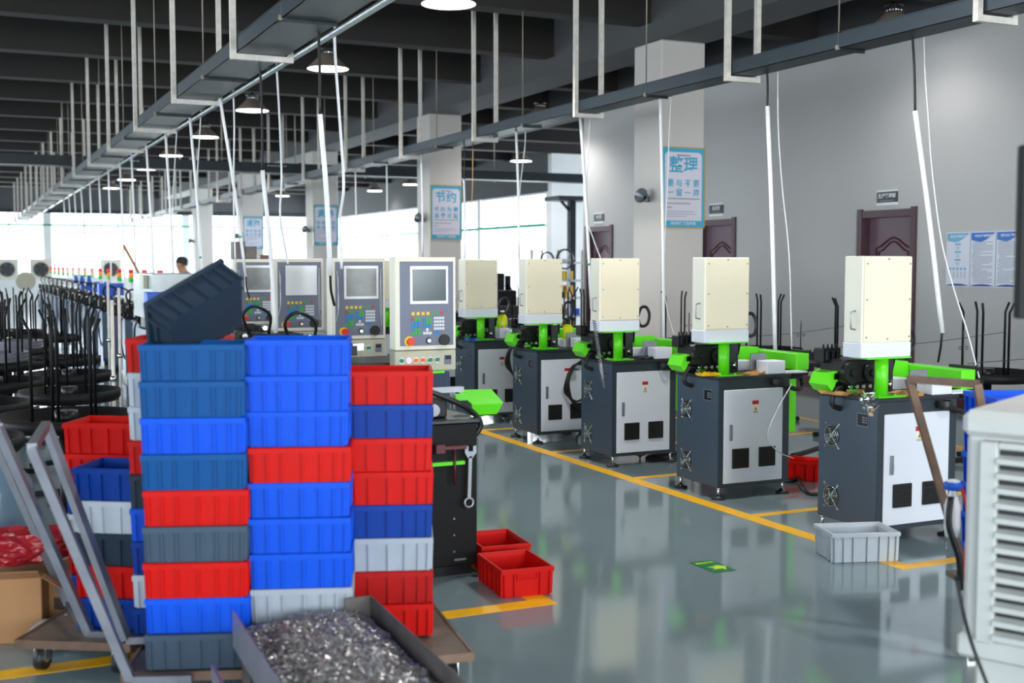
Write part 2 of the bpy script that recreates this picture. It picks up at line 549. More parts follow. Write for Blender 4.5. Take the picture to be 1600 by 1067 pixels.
# signs over the doors
sgn = ['办公室', '会议室', '生产管理部']
for i, (a, b) in enumerate(reversed(doors)):
    yc = (a + b) / 2
    e = empty('door_sign', (XW, yc, 2.24), label=['small dark sign over the door beyond the last cream cabinet', 'small dark sign over the door beside the nearest column',
              'small black sign with silver edges over the nearest door'][i], cat='sign')
    MB().box(-0.012, -0.001, -0.16, 0.16, -0.06, 0.06).build('plate', 'sign_black', e)
    MB().box(-0.016, -0.0, -0.16, 0.16, 0.06, 0.078).box(-0.016, -0.0, -0.16, 0.16, -0.09, -0.06).build('edge_strip', 'sign_white', e)
    text_obj('lettering', sgn[i], 0.055 if i == 2 else 0.06, 'sign_white', e, face_mat((-0.013, 0, 0.012), '-x'))
    MB().box(-0.0135, -0.012, -0.11, 0.11, -0.042, -0.036).build('fine_print', 'grey_print', e)

# three notice boards on the right wall
B = [(9.347, 9.03), (9.02, 8.70), (8.69, 8.375)]
tt = ['安全生产组织架构', '安全生产规章制度', '消防安全管理制度']
for i, (ya, yb) in enumerate(B):
    wdt = ya - yb
    e = empty('notice_board', (XW, (ya + yb) / 2, 1.26), label=['white notice board with an organisation chart, leftmost of three', 'white notice board of fine print, middle of three on the wall',
              'white notice board of fine print beside the dark panel, rightmost of three'][i], cat='notice board', group='notice boards on the right wall')
    hw = wdt / 2
    MB().box(-0.02, -0.001, -hw, hw, 0, 0.565, 0.003).build('board', 'board_white', e)
    # wave header
    top = []; n = 14
    for k in range(n + 1):
        u = k / n; yy = hw - 0.012 - u * (wdt - 0.024)
        z = 0.565 - 0.085 - 0.02 * math.sin(u * math.pi * 1.0) + 0.065 * max(0, (u - 0.4) / 0.6) ** 1.3
        top.append((-0.0205, yy, z))
    poly = [(-0.0205, hw - 0.012, 0.555)] + top + [(-0.0205, -hw + 0.012, 0.555)]
    MB().prism(poly, (-0.0012, 0, 0)).build('header_print', ['board_pale', 'board_blue', 'board_blue'][i], e)
    text_obj('lettering', tt[i], 0.028, 'sign_white', e, face_mat((-0.0222, -0.01, 0.52), '-x'))
    ft = [(-0.0205, hw - 0.012 - k / n * (wdt - 0.024), 0.018 + 0.016 * math.sin(k / n * math.pi)) for k in range(n + 1)]
    MB().prism([(-0.0205, hw - 0.012, 0.012)] + ft + [(-0.0205, -hw + 0.012, 0.012)], (-0.0012, 0, 0)).build('footer_print', 'board_navy', e)
    pr = MB()
    if i == 0:
        ch = MB()
        for z in (0.44, 0.36, 0.28): ch.box(-0.0215, -0.0203, -0.04, 0.04, z - 0.01, z + 0.01)
        for k in range(5): ch.box(-0.0215, -0.0203, 0.085 - k * 0.05, 0.115 - k * 0.05, 0.175, 0.2)
        ch.build('chart_print', 'board_pale', e)
        for z in (0.41, 0.33, 0.25):
            for q in range(3): pr.box(-0.0212, -0.0203, -0.02, 0.02, z - q * 0.012, z - q * 0.012 + 0.004)
        for k in range(5):
            for q in range(5): pr.box(-0.0212, -0.0203, 0.092 - k * 0.05, 0.108 - k * 0.05, 0.15 - q * 0.014, 0.156 - q * 0.014)
    else:
        rs = random.Random(i)
        for k in range(26):
            z = 0.455 - k * 0.0162
            u = hw - 0.025 - (0.02 if rs.random() < 0.3 else 0)
            endy = -hw + 0.03 + (rs.random() * 0.2 if rs.random() < 0.3 else 0)
            while u > endy:
                l = 0.008 + rs.random() * 0.03
                pr.box(-0.0212, -0.0203, max(u - l, endy), u, z, z + 0.006); u -= l + 0.004
    pr.build('fine_print', 'grey_print', e)

# yellow floor marking tape
yl = MB()
yl.box(4.16, 4.26, 4.38, 9.78, 0, 0.0012)
yl.box(4.26, 5.1, 4.38, 4.46, 0, 0.0012)
for yy in (5.68, 7.05, 8.32, 9.7): yl.box(4.26, 7.4, yy, yy + 0.07, 0, 0.0012)
yl.box(7.36, 7.44, 3, 20, 0, 0.0012)
yl.box(-1, 2.36, 4.58, 4.68, 0, 0.0012); yl.box(2.26, 2.36, 4.68, 9.78, 0, 0.0012)
struct(yl, 'floor_marking', 'line')
y2 = MB()
for k in range(16): y2.box(0.9, 1.8, 8.2 + k * 1.33, 8.26 + k * 1.33, 0, 0.0012)
struct(y2, 'floor_marking', 'line_dark')

# ------------------------------------------------------------------ posters on the columns
words_ = [('整理', '要与不要', '一留一弃'), ('节约', '节约为荣', '浪费可耻'), ('素养', '形成制度', '养成习惯'), ('清扫', '清扫现场', '美化环境'), ('安全', '安全第一', '预防为主')]
plab = ['blue and white poster on the nearest column beside the right wall', 'blue and white poster on the second column behind the cream cabinets',
        'blue and white poster on the third column behind a hanging white hose', 'small looking blue and white poster on the fourth column by the windows', 'farthest poster on the fifth column']
for i, yc in enumerate(YC[:4]):
    x0, x1 = 7.045, 7.59
    p0 = at_y(1034, 354, 11.19); p1 = at_y(1034, 230, 11.19)
    z0, z1 = p0.z, p1.z
    e = empty('poster', ((x0 + x1) / 2, yc - 0.001, z0), label=plab[i], cat='poster', group='posters on the columns')
    W = (x1 - x0) / 2; Hh = z1 - z0
    MB().box(-W, W, -0.014, 0, 0, Hh).build('panel', 'poster_blue', e)
    fr_ = MB(); t = 0.012
    fr_.box(-W - t, -W, -0.02, 0, -t, Hh + t); fr_.box(W, W + t, -0.02, 0, -t, Hh + t); fr_.box(-W, W, -0.02, 0, -t, 0); fr_.box(-W, W, -0.02, 0, Hh, Hh + t)
    fr_.build('frame', 'gold', e)
    # white field with round upper corners
    pts = []; r = 0.05; xa, xb, za, zb = -W + 0.03, W - 0.03, 0.08 * Hh, Hh - 0.045
    for cx_, cz_, a0 in ((xb - r, zb - r, 0), (xa + r, zb - r, 90)):
        for k in range(7): a = R(a0 + k * 15); pts.append((cx_ + r * math.cos(a), -0.0142, cz_ + r * math.sin(a)))
    pts += [(xa, -0.0142, za), (xb, -0.0142, za)]
    MB().prism(pts, (0, -0.001, 0)).build('field_print', 'poster_white', e)
    a_, b_, c_ = words_[i]
    text_obj('lettering', a_, 0.19, 'poster_text', e, face_mat((0, -0.0165, Hh * 0.775), '-y'))
    text_obj('lettering', ' '.join(b_), 0.088, 'poster_text', e, face_mat((0, -0.0165, Hh * 0.55), '-y'))
    text_obj('lettering', ' '.join(c_), 0.088, 'poster_text', e, face_mat((0, -0.0165, Hh * 0.43), '-y'))
    text_obj('lettering', '齐抓共管 保障环境', 0.04, 'sign_white', e, face_mat((0, -0.0155, Hh * 0.042), '-y'))
    pr = MB()
    for zf, l in ((0.35, 0.42), (0.29, 0.3), (0.24, 0.06), (0.19, 0.34), (0.16, 0.38), (0.13, 0.24)):
        u = -W + 0.06
        while u < -W + 0.06 + l:
            pr.box(u, u + 0.018, -0.0162, -0.015, Hh * zf, Hh * zf + (0.014 if zf > 0.2 else 0.007)); u += 0.024
    pr.box(-0.09, 0.09, -0.0162, -0.015, Hh * 0.9, Hh * 0.9 + 0.014)
    pr.build('fine_print', 'grey_print', e)
for i, yc in enumerate(YC[:5]):
    e = empty('horn_loudspeaker', (7.03, yc + 0.25, 2.22), label='small grey horn loudspeaker on the side of the %s column from the camera' % ORD[i], cat='loudspeaker', group='horn loudspeakers on the columns')
    m_ = MB(); m_.M = Matrix.Rotation(R(-75), 4, 'Y') @ Matrix.Rotation(R(25), 4, 'X')
    m_.lathe([(0.085, 0.16), (0.078, 0.15), (0.05, 0.08), (0.03, 0.03), (0.03, 0.0)], n=20); m_.lathe([(0.085, 0.16), (0.02, 0.07)], n=20)
    m_.build('horn', 'steel', e)
    MB().box(-0.05, 0, -0.03, 0.03, -0.03, 0.03, 0.005).build('bracket', 'black_metal', e)

# ------------------------------------------------------------------ ceiling lamps
def make_lamp():
    e = empty('high_bay_lamp')
    MB().lathe([(0.25, 0.0), (0.25, 0.012), (0.105, 0.15), (0.1, 0.16), (0.03, 0.162)], n=28).build('lamp_shade', 'shade', e)
    MB().lathe([(0.0, 0.012), (0.24, 0.008), (0.245, 0.004)], n=28).build('diffuser', 'lamp_glow', e)
    hs = MB().cyl((0, 0, 0.16), (0, 0, 0.235), 0.082, n=20)
    for k in range(20):
        a = 2 * math.pi * k / 20
        hs.bar((0.09 * math.cos(a), 0.09 * math.sin(a), 0.165), (0.09 * math.cos(a), 0.09 * math.sin(a), 0.23), 0.01, 0.014)
    hs.lathe([(0.1, 0.235), (0.1, 0.245), (0.06, 0.25), (0.02, 0.265), (0.02, 0.285)], n=20)
    hs.build('heat_sink', 'chrome', e)
    MB().tube([(0, 0, 0.28), (0.012, 0, 0.31), (0, 0, 0.34)], 0.006, 6).tube([(0, 0, 0.34), (0, 0, 0.6), (0, 0.0, 1.1)], 0.006, 6).build('cord', 'black_cable', e)
    return e


lamp0 = make_lamp()
L1 = [(4.1, 10.15), (4.12, 14.1), (4.17, 18.4), (4.23, 22.6), (4.28, 26.8), (4.33, 30.9), (4.36, 35.0), (4.4, 39.1)]
L2 = [(8.6, 9.35), (8.6, 17.35), (11.8, 24.8), (12.3, 33.5), (12.3, 36.9), (10.3, 41.0)]
lamps = []
for i, (x, y) in enumerate(L1 + L2):
    o = lamp0 if i == 0 else copy_tree(lamp0)
    z = 3.85
    o.location = (x, y, z)
    if i < len(L1):
        tag(o, 'round high bay lamp over the aisle, %s from the camera' % ORD[i], 'lamp', 'high bay lamps over the aisle')
    else:
        tag(o, 'high bay lamp on the window side of the columns, %s from the camera' % ORD[i - len(L1)], 'lamp', 'high bay lamps beyond the columns')
    lamps.append((o, 190 if i < len(L1) else (20 if i == len(L1) else 90)))
# rows over the unseen side and behind the camera
for x, y in ((8.6, 1.3), (4.1, 1.9), (4.1, 6.0), (0.2, 5.5), (0.2, 13.5)):
    o = copy_tree(lamp0)
    o.location = (x, y, 3.85 if x > 1 else 3.85)
    tag(o, 'lamp', 'lamp', 'high bay lamps out of view'); lamps.append((o, {8: 15, 4: 200, 0: 40}[int(x)]))
    o['label'] = {(8, 1): 'high bay lamp by the right wall behind the camera', (4, 1): 'high bay lamp over the aisle behind the camera', (4, 6): 'high bay lamp straight above the near aisle',
                  (0, 5): 'high bay lamp over the left aisle near the trolleys', (0, 13): 'high bay lamp over the left aisle beyond the trolleys'}[(int(x), int(y))]

for o, en in lamps:
    l = bpy.data.lights.new('lamp_light', 'SPOT'); l.energy = en; l.spot_size = R(150); l.spot_blend = 0.6; l.shadow_soft_size = 0.12; l.color = (1, 0.97, 0.93)
    lo = bpy.data.objects.new('lamp_light', l); C.objects.link(lo); lo.parent = o; lo.location = (0, 0, -0.02)

# ------------------------------------------------------------------ cable trays with hangers
def hanger_mesh(w):
    h = MB()
    h.box(-0.02, 0.02, -0.02, 0.02, -0.05, 2.0); h.box(w - 0.02, w + 0.02, -0.02, 0.02, -0.05, 2.0)
    h.box(0.02, w - 0.02, -0.02, 0.02, -0.05, -0.012)
    return h.mesh('hanger', 'galv')


def cable_tray(name, x0, x1, ya, yb, y_h, label, pipe=False):
    e = empty(name, (x0, 0, 2.96), label=label, cat='cable tray', group='long cable trays under the ceiling')
    w = x1 - x0
    t = MB(); t.box(0.025, w - 0.025, ya, yb, 0, 0.004); t.box(0.025, 0.03, ya, yb, 0, 0.1); t.box(w - 0.03, w - 0.025, ya, yb, 0, 0.1)
    t.build('channel', 'tray', e)
    cv = MB()
    y = ya
    while y < yb - 0.1:
        cv.box(0.02, w - 0.02, y, min(y + 1.23, yb), 0.1, 0.106); y += 1.245
    cv.build('cover', 'tray', e)
    hm = hanger_mesh(w)
    k = 0; y = y_h
    while y < yb:
        inst('hanger', hm, e, (0, y, 0)); y += 2.49; k += 1
    jm = MB().box(0.03, w - 0.03, -0.012, 0.012, -0.018, -0.002).mesh('joint_strip', 'tray_dark')
    rm = MB().cyl((0, 0, -0.03), (0, 0, 2.0), 0.006, n=6).box(-0.02, 0.02, -0.01, 0.01, -0.03, 0).mesh('threaded_rod', 'thin_rod')
    y = y_h + 1.245
    while y < yb:
        inst('joint_strip', jm, e, (0, y, 0)); inst('threaded_rod', rm, e, (0.03, y, 0.12 - 0.1)); y += 2.49
    if pipe:
        MB().cyl((w + 0.04, ya, 0.0), (w + 0.04, yb, 0.0), 0.022, n=10).build('air_pipe', 'galv_sheet', e)
    return e


cable_tray('cable_tray', 1.76, 2.16, 3.3, 45.5, 3.35, 'wide grey cable tray over the left machine row, with air pipe alongside', pipe=True)
cable_tray('cable_tray', 5.43, 5.71, 2.7, 45.5, 2.72, 'slimmer grey cable tray over the right machine row')
cr = empty('cable_tray', (0, 21.3, 3.13), label='dark cable tray crossing the whole hall below the beams', cat='cable tray')
MB().box(-6, 12.9, -0.16, -0.155, 0.0, 0.17).box(-6, 12.9, 0.155, 0.16, 0, 0.17).box(-6, 12.9, -0.155, 0.155, 0, 0.004).build('channel', 'tray_dark', cr)
rm = MB().cyl((0, 0, -0.03), (0, 0, 1.82), 0.012, n=6).mesh('threaded_rod', 'thin_rod')
for k in range(12): inst('threaded_rod', rm, cr, (-5 + k * 1.33, 0.17, 0.0))
hp = MB()
for k in range(6): hp.box(5.05 + k * 0.06, 5.09 + k * 0.06, -0.163, -0.16, 0.11, 0.125); hp.box(2.5 + k * 0.06, 2.54 + k * 0.06, -0.163, -0.16, 0.11, 0.125)
hp.build('slot_row', 'galv', cr)

# green compressed air pipes running along the far windows
ap = MB().cyl((-6, 46.865, 2.92), (12.8, 46.865, 2.92), 0.035, n=8)
tag(ap.build('air_pipe', 'green_pipe'), 'thin green air pipe along the back windows', 'pipe')
ap = MB().cyl((12.95, 25.9, 2.45), (12.95, 46, 2.45), 0.03, n=8)
tag(ap.build('air_pipe', 'green_pipe'), 'thin green air pipe along the windows beyond the columns', 'pipe')

# ------------------------------------------------------------------ right row machines
def make_wire_machine():
    e = empty('wire_forming_machine')
    cb = MB(); cb.box(0, 0.55, 0.0, 0.48, 0.075, 0.765, 0.006)
    cab = cb.build('cabinet', 'cab_side', e)
    # nameplate and two round fan guards on the side
    npz = MB(); npz.box(-0.003, 0, 0.07, 0.16, 0.625, 0.695); a = npz.build('nameplate', 'sign_black', cab)
    a = MB(); a.box(-0.004, -0.003, 0.07, 0.16, 0.692, 0.695); a.box(-0.004, -0.003, 0.07, 0.16, 0.625, 0.628)
    a.box(-0.004, -0.003, 0.07, 0.073, 0.628, 0.692); a.box(-0.004, -0.003, 0.157, 0.16, 0.628, 0.692)
    for k in range(3): a.box(-0.004, -0.003, 0.1, 0.118, 0.645 + k * 0.013, 0.652 + k * 0.013); a.box(-0.004, -0.003, 0.08, 0.094, 0.645 + k * 0.013, 0.65 + k * 0.013)
    a.build('plate_print', 'grey_print', cab)
    for z in (0.545, 0.205):
        h_ = MB(); h_.cyl((-0.0005, 0.36, z), (0.004 - 0.006, 0.36, z), 0.058, n=24); h_.build('fan_opening', 'black_metal', cab)
        g_ = MB()
        for r in (0.056, 0.042, 0.028, 0.014): g_.tube([(-0.008, 0.36 + r * math.cos(t * math.pi / 10), z + r * math.sin(t * math.pi / 10)) for t in range(20)], 0.0016, 4, closed=True)
        for s_ in (1, -1):
            g_.tube([(-0.003, 0.36 - 0.056, z - s_ * 0.066), (-0.01, 0.36, z), (-0.003, 0.36 + 0.056, z + s_ * 0.066)], 0.0026, 5)
            for q in (1, -1): g_.cyl((-0.006, 0.36 + q * 0.056, z + s_ * 0.066), (0, 0.36 + q * 0.056, z + s_ * 0.066), 0.007, n=8)
        g_.build('fan_guard', 'chrome', cab)
        b_ = MB()
        b_.cyl((-0.006, 0.36, z), (-0.002, 0.36, z), 0.014, n=12)
        for k in range(5):
            t = k * 1.2566; c_, s_ = math.cos(t), math.sin(t)
            b_.bar((-0.004, 0.36 + 0.012 * c_, z + 0.012 * s_), (-0.004, 0.36 + 0.045 * c_, z + 0.045 * s_), 0.018, 0.002)
        b_.build('fan_blades', 'teal', cab)
    MB().box(-0.001, 0.551, -0.004, -0.0005, 0.075, 0.765).build('front_frame', 'cab_front', e)
    dr = MB().box(0.035, 0.495, -0.012, -0.004, 0.1, 0.70, 0.003).build('door', 'cab_door', e)
    MB().box(0.075, 0.1, -0.02, -0.012, 0.375, 0.478, 0.003).box(0.08, 0.095, -0.024, -0.02, 0.4, 0.43).build('lock_handle', 'steel', dr)
    for x in (0.098, 0.305):
        g_ = MB().box(x, x + 0.128, -0.024, -0.012, 0.195, 0.322, 0.003)
        v = g_.build('vent', 'grille', dr)
        s_ = MB()
        for k in range(9): s_.box(x + 0.008, x + 0.12, -0.0262, -0.024, 0.203 + k * 0.0132, 0.208 + k * 0.0132)
        s_.build('vent_slats', 'black_metal', v)
    MB().box(0.252, 0.302, -0.0132, -0.012, 0.6, 0.625).build('sticker', 'sticker_red', dr)
    st = MB().box(0.252, 0.302, -0.0132, -0.012, 0.54, 0.6).build('sticker', 'sticker_white', dr)
    MB().prism([(0.262, -0.0134, 0.562), (0.292, -0.0134, 0.562), (0.277, -0.0134, 0.59)], (0, -0.0008, 0)).build('warning_triangle', 'sticker_yellow', dr)
    MB().prism([(0.2725, -0.0144, 0.566), (0.2815, -0.0144, 0.566), (0.277, -0.0144, 0.584)], (0, -0.0005, 0)).box(0.26, 0.294, -0.0138, -0.0132, 0.553, 0.556).box(0.26, 0.294, -0.0138, -0.0132, 0.546, 0.549).build('sticker_print', 'ink', dr)
    for x in (0.02, 0.52):
        for y in (0.02, 0.455):
            f = MB().lathe([(0.0, 0.0), (0.045, 0.0), (0.047, 0.008), (0.04, 0.014), (0.02, 0.018)], (x - 0.0, y, 0.0), 16)
            ft = f.build('foot', 'black_rubber', e)
            MB().lathe([(0.028, 0.014), (0.012, 0.03), (0.007, 0.036), (0.007, 0.075)], (x, y, 0.0), 12).cyl((x, y, 0.064), (x, y, 0.075), 0.016, n=6).build('stem', 'chrome', ft)
    MB().box(-0.012, 0.562, -0.012, 0.492, 0.765, 0.785, 0.003).build('table_top', 'table_top', e)
    # green post with foot plate and top plate
    gp = MB(); gp.cyl((0.107, 0.1, 0.79), (0.107, 0.1, 0.993), 0.036, n=20)
    gp.prism([(0.03, 0.03, 0.785), (0.22, 0.03, 0.785), (0.24, 0.08, 0.785), (0.17, 0.2, 0.785), (0.03, 0.17, 0.785)], (0, 0, 0.007))
    gp.box(-0.05, 0.25, 0.03, 0.17, 0.993, 1.0)
    for x, y in ((0.05, 0.05), (0.16, 0.05), (0.05, 0.15)): gp.cyl((x, y, 0.792), (x, y, 0.799), 0.008, n=6)
    gp.build('post', 'green', e)
    # cream control box with screwed cover, white skirt and side handle
    hb = MB().box(-0.08, 0.26, 0.05, 0.19, 1.08, 1.54, 0.004).build('control_box', 'cream_light', e)
    MB().box(-0.082, 0.262, 0.046, 0.194, 1.0, 1.08, 0.004).build('skirt', 'white_box', e)
    MB().box(-0.072, 0.254, 0.042, 0.05, 1.086, 1.536, 0.002).build('cover', 'cream', hb)
    sc_ = MB()
    for x in (-0.055, 0.24):
        for z in (1.11, 1.31, 1.5): sc_.cyl((x, 0.039, z), (x, 0.042, z), 0.005, n=8)
    for z in (1.1, 1.525): sc_.cyl((0.09, 0.039, z), (0.09, 0.042, z), 0.005, n=8)
    sc_.build('cover_screws', 'steel', hb)
    MB().tube([(-0.08, 0.1, 1.15), (-0.108, 0.1, 1.155), (-0.11, 0.1, 1.17), (-0.11, 0.1, 1.23), (-0.108, 0.1, 1.245), (-0.08, 0.1, 1.25)], 0.005, 6).build('handle', 'steel', hb)
    # hose loop on the right of the control box
    q = MB().cyl((0.262, 0.12, 1.06), (0.3, 0.12, 1.07), 0.022, 0.016, n=10)
    q.tube(smooth_pts([(0.29, 0.12, 1.07), (0.33, 0.14, 1.03), (0.42, 0.2, 1.04), (0.475, 0.26, 1.11), (0.46, 0.28, 1.165), (0.4, 0.26, 1.16), (0.35, 0.22, 1.1), (0.33, 0.24, 1.0), (0.34, 0.28, 0.9)]), 0.012, 8)
    q.build('hose', 'black_cable', e)
    # dark forming head: casting, blocks, slides, rollers
    h_ = MB(); h_.box(-0.02, 0.22, 0.24, 0.46, 0.84, 0.975, 0.012); h_.box(0.02, 0.3, 0.26, 0.47, 0.785, 0.85, 0.006)
    h_.cyl((0.02, 0.22, 0.905), (0.02, 0.26, 0.905), 0.06, n=20); h_.cyl((0.15, 0.215, 0.9), (0.15, 0.26, 0.9), 0.05, n=20)
    h_.cyl((0.15, 0.2, 0.9), (0.15, 0.22, 0.9), 0.02, n=10); h_.cyl((0.02, 0.205, 0.905), (0.02, 0.225, 0.905), 0.022, n=10)
    h_.box(-0.05, 0.02, 0.3, 0.36, 0.86, 0.9, 0.004); h_.box(0.2, 0.3, 0.3, 0.34, 0.88, 0.93, 0.004); h_.box(0.24, 0.28, 0.28, 0.4, 0.93, 0.985, 0.004)
    for k in range(4): h_.cyl((0.21 + k * 0.02, 0.29, 0.86), (0.21 + k * 0.02, 0.29, 0.885), 0.006, n=6)
    h_.build('forming_head', 'black_metal', e)
    h_ = MB(); h_.box(-0.06, 0.07, 0.38, 0.46, 0.95, 1.03, 0.006)
    for k in range(4): h_.cyl((-0.04 + k * 0.03, 0.4, 1.03), (-0.04 + k * 0.03, 0.4, 1.052), 0.005, n=8)
    for k in range(3): h_.box(-0.045 + k * 0.035, -0.025 + k * 0.035, 0.36, 0.38, 0.965, 1.015, 0.002)
    h_.build('guide_block', 'black_metal', e)
    h_ = MB()
    for k in range(5): h_.cyl((0.02 + 0.045 * k, 0.235, 0.825), (0.02 + 0.045 * k, 0.26, 0.825), 0.011, n=10)
    h_.cyl((0.26, 0.2, 0.81), (0.26, 0.2, 0.86), 0.012, n=10); h_.box(-0.01, 0.05, 0.22, 0.24, 0.79, 0.815)
    h_.build('bright_fittings', 'chrome', e)
    MB().box(0.255, 0.32, 0.24, 0.255, 0.785, 0.975, 0.002).build('side_plate', 'dark_steel', e)
    # green feed arm over white slide boxes, steel guard plate
    ar = MB().box(0.68, 0.785, 0.09, 0.78, 0.795, 0.905, 0.004).build('feed_arm', 'green', e)
    MB().box(0.5, 0.68, 0.5, 0.62, 0.8, 0.925, 0.004).box(0.3, 0.5, 0.56, 0.62, 0.82, 0.94, 0.004).build('arm_bridge', 'green', e)
    MB().box(0.375, 0.52, 0.0, 0.12, 0.787, 0.872, 0.004).box(0.52, 0.7, 0.0, 0.1, 0.787, 0.797).build('slide_box', 'white_box', e)
    MB().box(0.34, 0.5, 0.3, 0.42, 0.787, 0.85, 0.004).build('slide_box', 'white_box', e)
    MB().box(0.345, 0.47, 0.135, 0.145, 0.787, 0.915, 0.002).build('guard_plate', 'steel', e)
    MB().box(0.66, 0.79, 0.1, 0.3, 0.757, 0.787, 0.003).box(0.56, 0.66, 0.0, 0.2, 0.75, 0.765).build('arm_carriage', 'black_metal', e)
    # wire guide beyond the arm
    wg = MB().box(0.79, 0.83, 0.12, 0.3, 0.86, 0.92, 0.003).box(0.83, 0.95, 0.2, 0.24, 0.86, 0.9, 0.003).box(0.83, 0.95, 0.18, 0.26, 0.81, 0.83, 0.002).box(0.88, 0.92, 0.2, 0.24, 0.77, 0.82, 0.002)
    for k in range(4): wg.cyl((0.84 + k * 0.03, 0.22, 0.9), (0.84 + k * 0.03, 0.22, 0.918), 0.005, n=6)
    wg.cyl((0.8, 0.2, 0.92), (0.8, 0.2, 1.12), 0.004, n=6)
    for s_ in (-1, 1): wg.tube([(0.8 + s_ * 0.025 + 0.01 * math.cos(t), 0.2, 1.02 + 0.01 * math.sin(t)) for t in (0, 1, 2, 3, 4, 5, 6)], 0.002, 4)
    wg.build('wire_guide', 'black_metal', e)
    # green outlet chute on the left
    ch = MB()
    prof = [(-0.09, 0.0, 0.835), (-0.065, 0.0, 0.895), (0.0, 0.0, 0.915), (0.12, 0.0, 0.905), (0.135, 0.0, 0.86), (-0.03, 0.0, 0.85), (-0.055, 0.0, 0.795)]
    ch.prism([(x, 0.3, z) for x, y, z in prof], (0, 0.16, 0))
    ct = ch.build('outlet_chute', 'green', e)
    MB().cyl((0.1, 0.297, 0.89), (0.1, 0.3, 0.89), 0.006, n=8).cyl((0.115, 0.297, 0.872), (0.115, 0.3, 0.872), 0.006, n=8).build('bolt', 'black_metal', ct)
    # green post behind on the right and hoses
    MB().box(0.8, 0.93, 0.4, 0.44, 0.33, 0.795, 0.004).build('rear_leg', 'green', e)
    hs = MB()
    hs.tube(smooth_pts([(0.06, 0.3, 0.81), (-0.02, 0.3, 0.82), (-0.06, 0.3, 0.76), (-0.05, 0.3, 0.72), (0.0, 0.3, 0.7)]), 0.015, 8)
    hs.tube(smooth_pts([(0.42, -0.03, 0.73), (0.5, -0.035, 0.71), (0.62, 0.0, 0.68), (0.72, 0.08, 0.69), (0.76, 0.15, 0.76)]), 0.015, 8)
    hs.lathe([(0.04, -0.02), (0.045, 0.0), (0.04, 0.02)], (0.43, -0.035, 0.74), 12)
    hs.tube(smooth_pts([(0.6, 0.46, 0.6), (0.62, 0.44, 0.35), (0.6, 0.42, 0.12), (0.62, 0.4, 0.012), (0.8, 0.3, 0.012), (1.0, 0.35, 0.012)]), 0.012, 8)
    hs.build('hose', 'black_cable', e)
    ab = MB().cyl((0.62, 0.3, 0.16), (0.62, 0.3, 0.24), 0.018, n=12).box(0.6, 0.64, 0.28, 0.32, 0.24, 0.28, 0.003).build('air_filter', 'chrome', e)
    MB().cyl((0.62, 0.3, 0.28), (0.62, 0.3, 0.3), 0.014, n=10).build('red_cap', 'key_red', ab)
    return e


MX = 4.335
MY = [4.83, 6.2, 7.55, 8.8, 10.12]
mlab = ['nearest grey machine cabinet with cream control box, beside the white crate', 'second grey machine from the camera, red crate behind it', 'third grey machine, middle of the right row, with a metal spring hose in front',
        'fourth grey machine, with a loop of black hoses hanging at its right', 'farthest clear grey machine of the right row, hoses over its white door']
m0 = make_wire_machine()
for i, y in enumerate(MY):
    o = m0 if i == 0 else copy_tree(m0)
    o.location = (MX + (0.06 if i == 0 else 0.0), y, 0)
    tag(o, mlab[i], 'machine', 'machines of the right row')
# three more beyond, mostly hidden
for i in range(3):
    o = copy_tree(m0); o.location = (MX - 0.02, 11.45 + 1.33 * i, 0)
    tag(o, 'grey machine with cream box, %s in the row beyond the fifth' % ORD[i], 'machine', 'machines of the right row')

# looped hose bundles hanging before machines four and five
for i, (px, py, yy, lb) in enumerate(((893, 600, 8.75, 'coiled black hoses hanging over the right of the fourth machine'), (800, 560, 10.05, 'coiled black hoses hanging over the right of the fifth machine'))):
    c = at_y(px, py, yy)
    b_ = MB()
    for k in range(4):
        dx = 0.012 * k
        b_.tube(smooth_pts([(0.11, 0, 0.2 - dx), (0.02, -0.02 + dx, 0.15), (-0.04 - dx * .8, -0.03, 0.03), (-0.02 - dx, -0.03 + dx, -0.11 + dx), (0.04, 0, -0.2 + dx * 1.5), (0.12, 0.02, -0.24 + dx * 3)]), 0.0085, 6)
    b_.box(-0.012, 0.05, -0.045, 0.02, 0.12, 0.128)
    o = b_.build('hose_bundle', 'black_cable', None, (c.x, c.y, c.z))
    tag(o, lb, 'hose', 'coiled black hoses')

# oil jugs on machines four and five
for i, (px, py, yy) in enumerate(((887, 530, 9.0), (785, 512, 10.3))):
    c = at_y(px, py, yy)
    e = empty('oil_jug', (c.x, c.y, c.z), label=['yellow oil jug with a dark cap on the fourth machine', 'yellow oil jug with a pale cap on the fifth machine'][i], cat='jug')
    MB().lathe([(0, 0), (0.045, 0), (0.047, 0.01), (0.047, 0.1), (0.03, 0.125), (0.016, 0.13)], n=18).build('bottle', 'lime_oil', e)
    MB().cyl((0, 0, 0.13), (0, 0, 0.165), 0.02, n=14).build('cap', ['black_rubber', 'white_box'][i], e)
    tag(MB().box(-0.05, 0.05, -0.05, 0.05, -(c.z - 0.787), 0, 0.004).build('white_block', 'white_box', None, (c.x, c.y, c.z)), 'small white box under the yellow jug on the %s machine' % ['fourth', 'fifth'][i], 'box')

